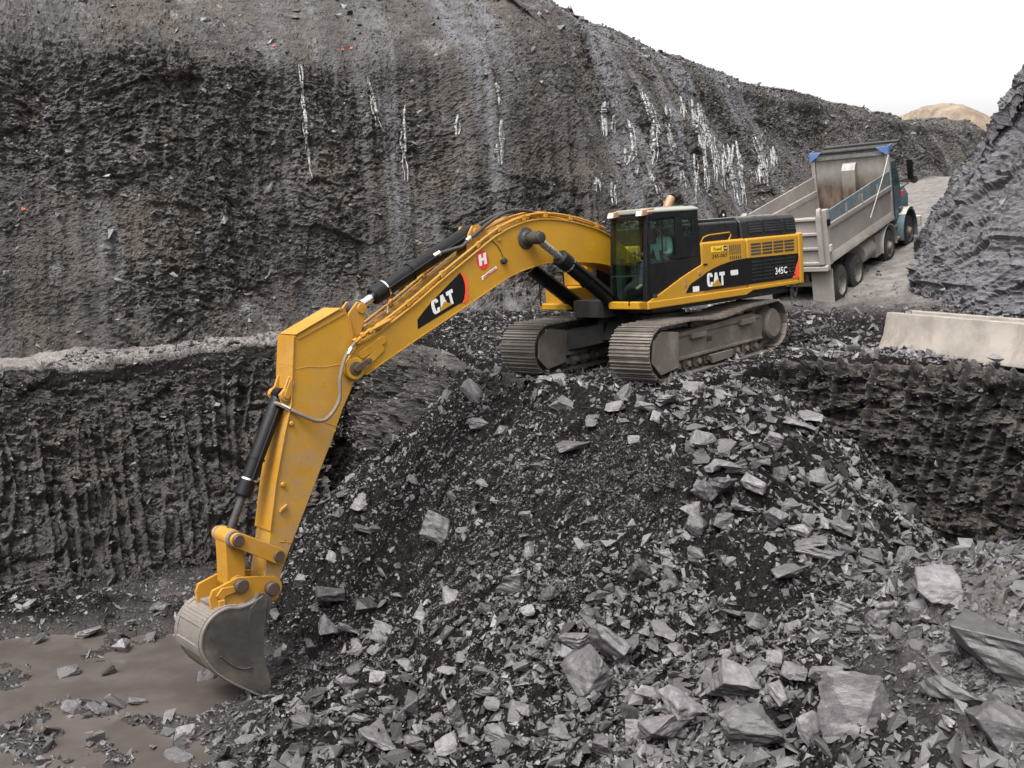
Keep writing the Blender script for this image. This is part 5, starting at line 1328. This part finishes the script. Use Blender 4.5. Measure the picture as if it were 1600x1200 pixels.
# ------------------------------------------------------------------ barriers in place
_b0, _b1 = np.array([8.15, 22.3]), np.array([9.75, 19.2])
_ang = math.atan2(_b1[1] - _b0[1], _b1[0] - _b0[0])
def put_barrier(p, L, dz, label):
    q = p + (_b1 - _b0)/np.linalg.norm(_b1 - _b0)*L
    z0 = z1 = min(gz(*p), gz(*(p + (q - p)*.5)))
    return barrier((p[0], p[1], z0 - .06 + dz), (0, -math.atan2(z1 - z0, L), _ang), L, label)
put_barrier(_b0, 4.3, 0, 'stained concrete jersey barrier nearest the pit edge at the foot of the ramp')
put_barrier(_b0 + np.array([.55, .42]), 4.3, -.03, 'concrete jersey barrier standing behind the front one, only its top edge showing')

# ------------------------------------------------------------------ rocks
rng = np.random.default_rng(11)
def rock_mat(name, use_obj):
    t = NT(name)
    if use_obj: rnd = t.n('ShaderNodeObjectInfo').outputs['Random']
    else: rnd = t.attr('tint')
    n1 = t.noise(4.5, 7, 0.7); n2 = t.noise(26, 8, 0.75); nb = t.noise(7, 8, 0.75, t.mapped((1, 1, 5)))
    c = t.mix(rnd, (0.020, 0.0178, 0.0185), (0.175, 0.159, 0.167))
    c = t.mix(t.math('MULTIPLY', t.ramp(n1, .40, .66), .65), c, (0.036, 0.032, 0.031))
    c = t.mix(t.math('MULTIPLY', t.ramp(nb, .54, .72), .45), c, (0.19, 0.178, 0.176))
    c = t.mix(t.ramp(n2, .58, .74, 0, .5), c, (0.026, 0.023, 0.022))
    return t.done(c, t.ramp(n1, .3, .7, .24, .52), t.bump(t.math('ADD', n2, nb), .5, .02), **{'Specular IOR Level': 0.55})
M_rock = rock_mat('slate_rock', True); M_chip = rock_mat('slate_chips', False)

def hull(pts):
    bm = bmesh.new()
    for p in pts: bm.verts.new(p)
    r_ = bmesh.ops.convex_hull(bm, input=bm.verts)
    bmesh.ops.delete(bm, geom=[g for g in r_['geom_interior'] if isinstance(g, bmesh.types.BMVert)], context='VERTS')
    return bm
def rock_points(n, flat):
    P = rng.uniform(-1, 1, (n, 3)); P /= np.maximum(np.abs(P).max(1, keepdims=True), 1e-3); P *= rng.uniform(.72, 1, (n, 1))
    P = np.sign(P)*np.abs(P)**.8
    P *= np.array([.5, .5*rng.uniform(.6, 1), .5*flat])
    return P
CHIPS = []
for i in range(18):
    bm = hull(rock_points(rng.integers(8, 12), rng.uniform(.28, .7))); bmesh.ops.triangulate(bm, faces=bm.faces)
    bm.verts.index_update()
    CHIPS.append((np.array([v.co[:] for v in bm.verts]), np.array([[v.index for v in f.verts] for f in bm.faces]))); bm.free()
ROCKS = []
for i in range(22):
    bm = hull(rock_points(rng.integers(9, 15), rng.uniform(.55, 1.0)))
    bmesh.ops.dissolve_limit(bm, angle_limit=R(9), verts=bm.verts, edges=bm.edges)
    bmesh.ops.bevel(bm, geom=list(bm.edges), offset=.012, segments=1, affect='EDGES')
    bmesh.ops.triangulate(bm, faces=bm.faces)
    for k in range(4): 
        long = [e for e in bm.edges if e.calc_length() > .060]
        if long: bmesh.ops.subdivide_edges(bm, edges=long, cuts=1, use_grid_fill=True)
        bmesh.ops.triangulate(bm, faces=[f for f in bm.faces if len(f.verts) > 4])
    bm.normal_update()
    co = np.array([v.co[:] for v in bm.verts]); no = np.array([v.normal[:] for v in bm.verts])
    u = co @ np.array([.9, .3, .1]) + i*7; w = co @ np.array([.1, .2, 1.0]) + i*3
    d = .030*vnoise(co[:, 0]*2 + i, co[:, 1]*2, w*9 + 1.5*vnoise(u*2, w*2, u*0, 200 + i), 210 + i) + .014*vnoise(u*6, co[:, 1]*6, w*22, 230 + i) + .020*fbm(co[:, 0]*5 + i, co[:, 1]*5, co[:, 2]*5, 3, 260)
    for v, c_, n_, q in zip(bm.verts, co, no, d): v.co = c_ + n_*q
    bmesh.ops.triangulate(bm, faces=bm.faces)
    me = bpy.data.meshes.new('rock'); bm.to_mesh(me); bm.free(); me.materials.append(M_rock)
    ROCKS.append(me)

def rot_mats(n, tilt, normals=None):
    yaw = rng.uniform(0, 2*math.pi, n); a = rng.normal(0, tilt, n); b_ = rng.normal(0, tilt, n)
    cy, sy = np.cos(yaw), np.sin(yaw); ca, sa = np.cos(a), np.sin(a); cb, sb = np.cos(b_), np.sin(b_)
    o, l = np.zeros(n), np.ones(n)
    Z = np.stack([cy, -sy, o, sy, cy, o, o, o, l], 1).reshape(n, 3, 3)
    X = np.stack([l, o, o, o, ca, -sa, o, sa, ca], 1).reshape(n, 3, 3)
    Y = np.stack([cb, o, sb, o, l, o, -sb, o, cb], 1).reshape(n, 3, 3)
    M = X @ Y @ Z
    if normals is not None:
        zt = normals / np.linalg.norm(normals, axis=1, keepdims=True)
        xt = np.cross(np.tile([0., 1., 0.], (n, 1)), zt); xt /= np.linalg.norm(xt, axis=1, keepdims=True) + 1e-9
        yt = np.cross(zt, xt)
        M = np.stack([xt, yt, zt], 2) @ M
    return M
def chips_object(name, pos, size, mats, label=None, lo=0., hi=1.):
    n = len(pos); which = rng.integers(0, len(CHIPS), n); Vs, Fs, Ts = [], [], []; base = 0
    asp = np.stack([rng.uniform(.75, 1.5, n), rng.uniform(.6, 1.1, n), rng.uniform(.45, 1.15, n)], 1)
    tint = np.clip(rng.beta(1.25, 2.3, n)*(hi - lo) + lo, 0, 1)
    for k, (cv, cf) in enumerate(CHIPS):
        ix = np.where(which == k)[0]
        if not len(ix): continue
        V = cv[None] * (size[ix, None]*asp[ix])[:, None, :]
        V = np.einsum('nij,nkj->nki', mats[ix], V) + pos[ix][:, None, :]
        F = cf[None] + (base + np.arange(len(ix))*len(cv))[:, None, None]
        Vs.append(V.reshape(-1, 3)); Fs.append(F.reshape(-1, 3)); Ts.append(np.repeat(tint[ix], len(cv))); base += len(ix)*len(cv)
    me = mesh_np(name, np.concatenate(Vs), np.concatenate(Fs), False, {'tint': np.concatenate(Ts)})
    return tag(obj(name, me, M_chip), label, kind='stuff')
def ground_normals(x, y, e=.12):
    zx = (ground_z(x + e, y, False) - ground_z(x - e, y, False))/(2*e); zy = (ground_z(x, y + e, False) - ground_z(x, y - e, False))/(2*e)
    N = np.stack([-zx, -zy, np.ones_like(zx)], 1); return N/np.linalg.norm(N, axis=1, keepdims=True)

# small broken slate over the pile, the bench edges and the pit floor
FINES = [(.4, 17.7, 1.1), (1.6, 17.2, 1.0), (2.0, 16.4, .8), (-1.2, 18.2, .9), (-.6, 16.6, .7), (-3.4, 16.4, .8), (.6, 15.4, .6), (4.6, 14.0, .7)]   # bare patches of dark fines
def scatter_ground(n, s_lo, s_hi, power, seed_mask, keep, fm=.8, graded=False):
    X, Y = [], []
    got = 0
    while got < n:
        x = rng.uniform(-11, 16, n*3); y = rng.uniform(9.0, 34, n*3)
        ok = (rng.random(n*3) < (10.0/y)**2) & (rng.random(n*3) < smooth(5.5, .2, np.abs(x) - y*.53))
        x, y = x[ok], y[ok]
        z = ground_z(x, y, False)
        m = vnoise(x*.55, y*.55, x*0, seed_mask) + .6*vnoise(x*1.6, y*1.6, x*0, seed_mask + 1)
        p = smooth(-.75, .35, m)*.85 + .15
        for fx, fy, fr in FINES: p = p*(1 - fm*np.exp(-(((x - fx)/fr)**2 + ((y - fy)/(fr*.9))**2)**2))
        p = p*np.where(z < -4.615, keep, np.where(z < -4.40, .45, 1.0))
        if graded: p = p*np.clip(.22 + .8*smooth(17.0, 13.5, y) + .7*smooth(1.2, 3.2, x), 0, 1)
        s = (x - TK[0])*RU[0] + (y - TK[1])*RU[1]; r_ = (x - TK[0])*RN[0] + (y - TK[1])*RN[1]
        p = p*(1 - .93*smooth(3.6, 2.8, np.abs(r_ - .6))*smooth(-3, -.5, s))
        hm = np.hypot(x - MO[0], y - MO[1])
        ok = rng.random(len(x)) < p
        X.append(x[ok]); Y.append(y[ok]); got += ok.sum()
    x = np.concatenate(X)[:n]; y = np.concatenate(Y)[:n]
    z = ground_z(x, y, True)
    u = rng.random(n); size = s_lo*(1 - u*(1 - (s_lo/s_hi)**power))**(-1/power)
    N = ground_normals(x, y)
    return np.stack([x, y, z + size*.10], 1), size, rot_mats(n, .55, N)
chips_object('gravel', *scatter_ground(140000, .030, .16, 2.2, 301, .03, .25))
def fines_bits(n):
    k = rng.integers(0, len(FINES), n); F = np.array(FINES)[k]
    x = F[:, 0] + rng.normal(0, .62, n)*F[:, 2]; y = F[:, 1] + rng.normal(0, .58, n)*F[:, 2]
    size = .016*(1 - rng.random(n)*(1 - (.016/.09)**2.0))**(-1/2.0); N = ground_normals(x, y)
    return np.stack([x, y, ground_z(x, y, True) + size*.08], 1), size, rot_mats(n, .6, N)
chips_object('gravel', *fines_bits(26000), None, 0, .45)
chips_object('rubble', *scatter_ground(21000, .085, .36, 2.3, 311, .02, .9, True))

# loose slabs caught on the rock faces
def scatter_face(name, P, N, n, s_lo, s_hi, power, weight, tilt=.5, lo=0., hi=1.):
    p, q = P.reshape(-1, 3), N.reshape(-1, 3)
    w = weight(p, q); w = np.where(np.isfinite(w), w, 0); w /= w.sum()
    i = rng.choice(len(p), n, p=w)
    u = rng.random(n); size = s_lo*(1 - u*(1 - (s_lo/s_hi)**power))**(-1/power)
    nn = q[i]*.6 + np.array([0, 0, .6])
    pos = p[i] + rng.normal(0, .03, (n, 3)) + q[i]*(size*.05)[:, None]
    return chips_object(name, pos, size, rot_mats(n, tilt, nn), None, lo, hi)
inview = lambda p: (np.abs(p[:, 0]) < p[:, 1]*.54 + 2.5) & (p[:, 1] > 8)
scatter_face('wall_rubble', wall_P, wall_N, 15000, .06, .36, 2.4, lambda p, q: inview(p)*(smooth(.25, .7, q[:, 2]) + .02)*(28/np.maximum(p[:, 1], 10))**2, .5, 0, .75)
scatter_face('wall_rubble', FL_P, FL_N, 15000, .040, .20, 2.3, lambda p, q: inview(p)*(smooth(.1, .6, q[:, 2]) + .10), .5, 0, .8)
scatter_face('wall_rubble', FR_P, FR_N, 2600, .04, .16, 2.5, lambda p, q: inview(p)*(smooth(.1, .6, q[:, 2]) + .08), .5, 0, .8)
scatter_face('wall_rubble', SW_P, SW_N, 2500, .06, .4, 2.3, lambda p, q: inview(p)*(smooth(.15, .6, q[:, 2]) + .05), .45, .1, .9)

# --- the rocks one can tell apart: u, v, width, height (photo pixels), label
BIG = [
 (915,1051,66,66,'large pale squared slab tilted on edge in the lower middle of the pile'),
 (896,1004,46,24,'pale wedge shaped slab just above the large squared slab'),
 (952,1008,60,44,'long pale split slab leaning right beside the large squared slab'),
 (975,1115,58,38,'speckled grey wedge block below the large squared slab'),
 (600,1145,62,44,'weathered round topped boulder with cracked pale face near the bottom edge'),
 (795,909,46,48,'flat grey upright plate of slate alone in the gravel of mid pile'),
 (682,830,48,38,'rounded lump of two pale rocks stuck together, high on the pile by the stick'),
 (1140,1070,80,46,'broad block with flat pale top and layered dark side at lower right'),
 (1067,1106,60,56,'brightest near white angular boulder in front of the flat topped block'),
 (1146,1115,58,44,'rounded grey boulder right of the near white one'),
 (1178,1136,86,60,'big tilted slab with striped face behind the bottom edge boulders'),
 (1345,1120,108,112,'huge triangular blue grey slab at lower right'),
 (1463,930,74,68,'big smooth pale boulder resting at the edge of the right hand bank'),
 (1037,1147,62,50,'grey boulder below and left of the near white one'),
 (1122,765,44,48,'tall pitted boulder in the cluster of blocks below the tracks'),
 (1128,822,40,30,'pale square block at the foot of the tall pitted boulder'),
 (1086,826,36,34,'broken grey block left of the pale square block'),
 (1244,662,62,18,'long dark flat slab lying under a white shard'),
 (1266,651,44,20,'white shard lying across the long dark slab'),
 (1276,748,34,24,'clean edged pale brick shaped stone right of the block cluster'),
 (1300,769,48,24,'dark oval stone below the brick shaped stone'),
 (1270,866,66,24,'low curved slab with dark face in the right of the pile'),
 (1266,848,50,18,'pale flat stone resting on the low curved slab'),
 (1234,894,72,20,'thin dark slab with ragged upper edge at right of the pile'),
 (1318,828,30,30,'bright rounded stone alone on the right slope'),
 (1407,795,32,32,'bright angular stone close to the right bench face'),
 (709,553,38,22,'pale broken slab standing on the lip of the pit behind the boom'),
 (921,557,48,16,'flat pale plank of slate lying between the two tracks'),
 (872,592,30,16,'smooth white stone in front of the gap between the tracks'),
 (879,636,48,20,'flat brown grey slab just below the tracks'),
 (894,698,52,16,'long flat slab half sunk in the dark fines below the tracks'),
 (840,731,28,14,'pale brick shaped stone in the dark fines'),
 (998,897,36,40,'dark smooth upright block in mid pile'),
 (1088,609,44,20,'brown slab poking out under the near track'),
 (1416,880,32,40,'pale leaning wedge of slate at the foot of the right bench'),
 (1552,1035,140,86,'large pale boulder on the right hand bank, cut off by the picture edge'),
 (1486,1092,84,56,'broad pale boulder on the bank between the huge slab and the picture edge'),
 (1560,1150,110,70,'pale boulder in the very corner at lower right'),
 (739,613,50,26,'blue grey plate set in the lip below the boom'),
]
MORE = [(705,933,26,26),(570,948,40,30),(517,931,40,34),(506,984,28,36),(547,984,42,18),(570,1000,24,20),(598,995,36,28),(487,1021,18,38),(641,1107,36,42),(512,1177,46,26),(480,1133,50,28),(832,868,24,32),
 (769,1104,30,18),(847,1149,22,36),(757,1085,40,22),(1139,884,22,20),(1045,918,32,18),(1187,969,44,32),(1037,990,44,24),(1262,1137,44,42),(1379,965,44,42),(1236,988,24,32),(1131,703,40,24),(1210,810,26,42),(1180,761,36,36),(1142,679,18,24),
 (1169,669,36,24),(1161,699,28,16),(1096,718,32,18),(1150,559,28,16),(1148,589,26,16),(782,677,26,26),(750,664,36,18),(570,791,36,24),(647,756,28,16),(705,780,20,16),(849,598,26,20),(975,619,44,18),(290,1145,34,18),(384,1159,30,18),
 (281,1184,42,28),(322,1066,40,32),(330,1046,28,18),(1095,690,34,26),(1115,730,30,22),(1150,735,32,22),(1100,770,26,34),(1075,800,30,30),(1160,790,34,24),(1190,720,28,22),(1220,745,30,22),(1205,690,32,20),(1240,790,30,20),(1250,830,40,26),
 (1090,870,30,18),(930,660,30,14),(960,640,34,16),(1010,640,32,18),(1040,625,30,18),(1060,650,26,18),(990,690,22,14),(1290,905,34,22),(1330,900,38,26),(1360,870,34,22),(1320,960,38,26),(1280,1000,34,24),(1240,1050,36,30),(1290,1060,44,36),(1220,1090,34,30),
 (1100,1040,30,22),(1060,1050,34,22),(1010,1060,30,24),(1000,1150,46,34),(940,1170,40,26),(880,1150,34,28),(820,1110,32,24),(780,1150,40,26),(720,1120,34,26),(700,1170,42,28),(650,1170,36,26),(560,1130,34,24),(540,1070,32,22),(590,1060,30,20),(640,1040,32,22),(700,1050,28,20)]
POOL = [(137,994,34,20),(194,1019,28,24),(108,1062,34,16),(250,944,30,20),(153,1112,28,20),(109,1109,28,18),(206,975,20,12),(60,1010,20,12),(235,1000,22,14),(170,1065,20,12),(215,1105,22,12)]
allr = [(u, v, w, h, lab, 0) for u, v, w, h, lab in BIG] + [(u, v, w, h, None, 1) for u, v, w, h in MORE] + [(u, v, w, h, None, 2) for u, v, w, h in POOL]
tries = 0
while len(allr) < 290 and tries < 40:
    tries += 1
    c_ = np.stack([rng.uniform(420, 1590, 60), rng.uniform(600, 1195, 60)], 1)
    h_ = ground_hits(c_)
    for (u, v), p in zip(c_, h_):
        if p[2] < -4.4 or p[2] > -.1 or len(allr) >= 290: continue
        if vnoise(p[None, 0]*.55, p[None, 1]*.55, np.zeros(1), 301)[0] < -.15: continue
        if any((abs(u - q[0]) < .5*(q[2] + 20)) and (abs(v - q[1]) < .5*(q[3] + 16)) for q in allr): continue
        w = rng.uniform(14, 30)*(.7 + .5*(v - 600)/600); allr.append((u, v, w, w*rng.uniform(.45, .85), None, 1))
hits = ground_hits([(a[0], a[1] + a[3]*.25) for a in allr])
for i, ((u, v, w, h, lab, typ), p) in enumerate(zip(allr, hits)):
    if typ == 2: p = np.array([p[0], p[1], max(p[2], -4.60)])
    D = math.sqrt(p[0]**2 + p[1]**2 + (p[2] - CAM_H)**2); k = D/CAM_F
    o = bpy.data.objects.new('rock', ROCKS[(i*5 + (3 if typ == 1 else 0)) % len(ROCKS)]); COL.objects.link(o)
    sw, sh = w*k*1.12, h*k*1.25
    o.scale = (sw, (sw*.55 + sh*.6), sh)
    if lab and 'huge triangular' in lab: o.scale = (sw*1.1, sw*.5, sh*1.1)
    az = math.atan2(p[0], p[1])
    o.rotation_euler = (rng.normal(.18, .22), rng.normal(0, .28), -az + rng.normal(0, .35))
    if h > w*.95: o.rotation_euler = (rng.normal(.30, .1), rng.normal(0, .45), -az + rng.normal(0, .3))
    o.location = (p[0], p[1], p[2] + sh*.22)
    if typ == 0: tag(o, lab, 'rock', 'slate blocks on the rubble pile')
    elif typ == 1: tag(o, 'one of the many unremarkable grey slate chunks strewn over the rubble slope', 'rock', 'loose slate chunks on the rubble slope')
    else: tag(o, 'small grey rock poking out of the muddy pit floor at lower left', 'rock', 'rocks in the muddy pit floor')

# ------------------------------------------------------------------ ice and paint on the great wall
from mathutils.bvhtree import BVHTree
_P = wall_P[::2, ::2]; _F = grid_faces(*_P.shape[:2])
wall_tree = BVHTree.FromPolygons([tuple(p) for p in _P.reshape(-1, 3)], [tuple(f) for f in _F.tolist()])
def wall_hit(u, v):
    o_, d = view_ray(u, v); r_ = wall_tree.ray_cast(o_, d.normalized())
    return r_[0], r_[1]
t = NT('grey_ice')
n1 = t.noise(9, 6, .7)
M_ice = t.done(t.mix(t.ramp(n1, .35, .68), (0.12, 0.116, 0.115), (0.29, 0.283, 0.28)), t.ramp(n1, .3, .7, .2, .5), t.bump(n1, .5, .03), **{'Transmission Weight': 0.0, 'Coat Weight': 0.3})
ICE = [[(1005,144),(1019,180),(1030,210)],[(1020,184),(1021,225),(1020,259)],[(1039,191),(1047,220),(1054,244)],[(981,187),(989,240),(977,259)],[(1079,154),(1084,195),(1092,210),(1101,270),(1103,304)],
 [(1090,161),(1094,195),(1109,225),(1124,255)],[(1103,195),(1116,240),(1120,285)],[(1144,225),(1142,259),(1150,296),(1156,322)],[(1150,221),(1159,270),(1165,322)],[(1178,210),(1191,247),(1199,292)],[(1206,229),(1210,262)],
 [(944,161),(946,214)],[(959,180),(959,210)],[(1135,225),(1146,285)],[(1084,240),(1088,318)],[(1067,266),(1071,296)],[(1010,262),(1026,296),(1030,311)],[(955,285),(957,322)],[(977,232),(975,255)],[(996,259),(994,274)],
 [(783,187),(784,259)],[(777,225),(779,262)],[(470,100),(480,220),(487,280)],[(632,165),(632,225),(637,285)],[(575,120),(595,200)],[(1062,150),(1070,190)],[(1128,240),(1132,300)],[(1040,165),(1042,186)],[(1184,250),(1188,290)],[(930,278),(932,304)],[(716,180),(712,215)],[(775,130),(779,165)]]
for i, path in enumerate(ICE):
    m = MB(); nst = 7 if i < 12 else 4
    for st in range(nst):
        dx = 0 if st == 0 else rng.uniform(-6, 6); a0 = 0 if st == 0 else rng.uniform(0, .5); a1 = 1 if st == 0 else rng.uniform(.6, 1)
        pts = []
        L = sum(math.dist(path[k], path[k+1]) for k in range(len(path)-1)); n = max(8, int(L/3.0))
        for k in range(n + 1):
            a = a0 + (a1 - a0)*k/n; q = a*(len(path)-1); j = min(int(q), len(path)-2); f_ = q - j
            u = path[j][0]*(1-f_) + path[j+1][0]*f_ + dx + 1.1*math.sin(k*.35 + i*2 + st*3) + rng.normal(0, .25); v = path[j][1]*(1-f_) + path[j+1][1]*f_
            loc, nor = wall_hit(u, v)
            if loc is None: continue
            pts.append(loc + nor*.02)
        if len(pts) < 4: continue
        # keep a streak from jumping where the rock juts out
        pts = [p for k, p in enumerate(pts) if k == 0 or (p - pts[k-1]).length < 1.2]
        pts = [(pts[max(k-1, 0)] + pts[k]*2 + pts[min(k+1, len(pts)-1)])/4 for k in range(len(pts))]
        wide = (.085 if i < 12 else .055)*(1 if st == 0 else .6)
        for k in range(len(pts)-1):
            r0 = wide*rng.uniform(.5, 1.5)*(.35 + .65*math.sin(math.pi*min(1, (k + 1)/len(pts) + .12)))
            m.lathe(pts[k] - (pts[k+1]-pts[k])*.15, pts[k+1]-pts[k], [(0, r0*.6), ((pts[k+1]-pts[k]).length*.4, r0), ((pts[k+1]-pts[k]).length*1.25, r0*.45)], 7)
    if not m.v: continue
    o = m.build('ice_streak', M_ice, None, 0, 2, 60)
    lab = 'whitish streak of ice running down the dark rock wall behind the cab and truck' if path[0][0] > 900 else 'pale ice streak on the rock wall above the boom and stick'
    tag(o, lab, 'ice', 'ice streaks on the rock wall above the machines' if path[0][0] > 900 else 'ice streaks on the wall left of the cab')
M_mark = paint('faded_orange_paint', (0.34, 0.06, 0.025), (0.2, 0.09, 0.06), .5, .7)
for i, (u, v) in enumerate([(535, 78), (549, 76), (233, 120), (275, 116), (427, 72), (36, 327)]):
    loc, nor = wall_hit(u, v)
    if loc is None: continue
    m = MB(); a = nor.orthogonal().normalized(); b_ = nor.cross(a)
    m.add([loc + nor*.03 + (a*math.cos(k)*rng.uniform(.4, 1) + b_*math.sin(k)*rng.uniform(.4, 1))*.07 for k in np.arange(0, 6.28, .7)], [tuple(range(9))])
    o = m.build('paint_mark', M_mark, None); tag(o, 'small dab of orange paint sprayed high on the rock wall', 'paint mark', 'orange paint dabs on the wall')
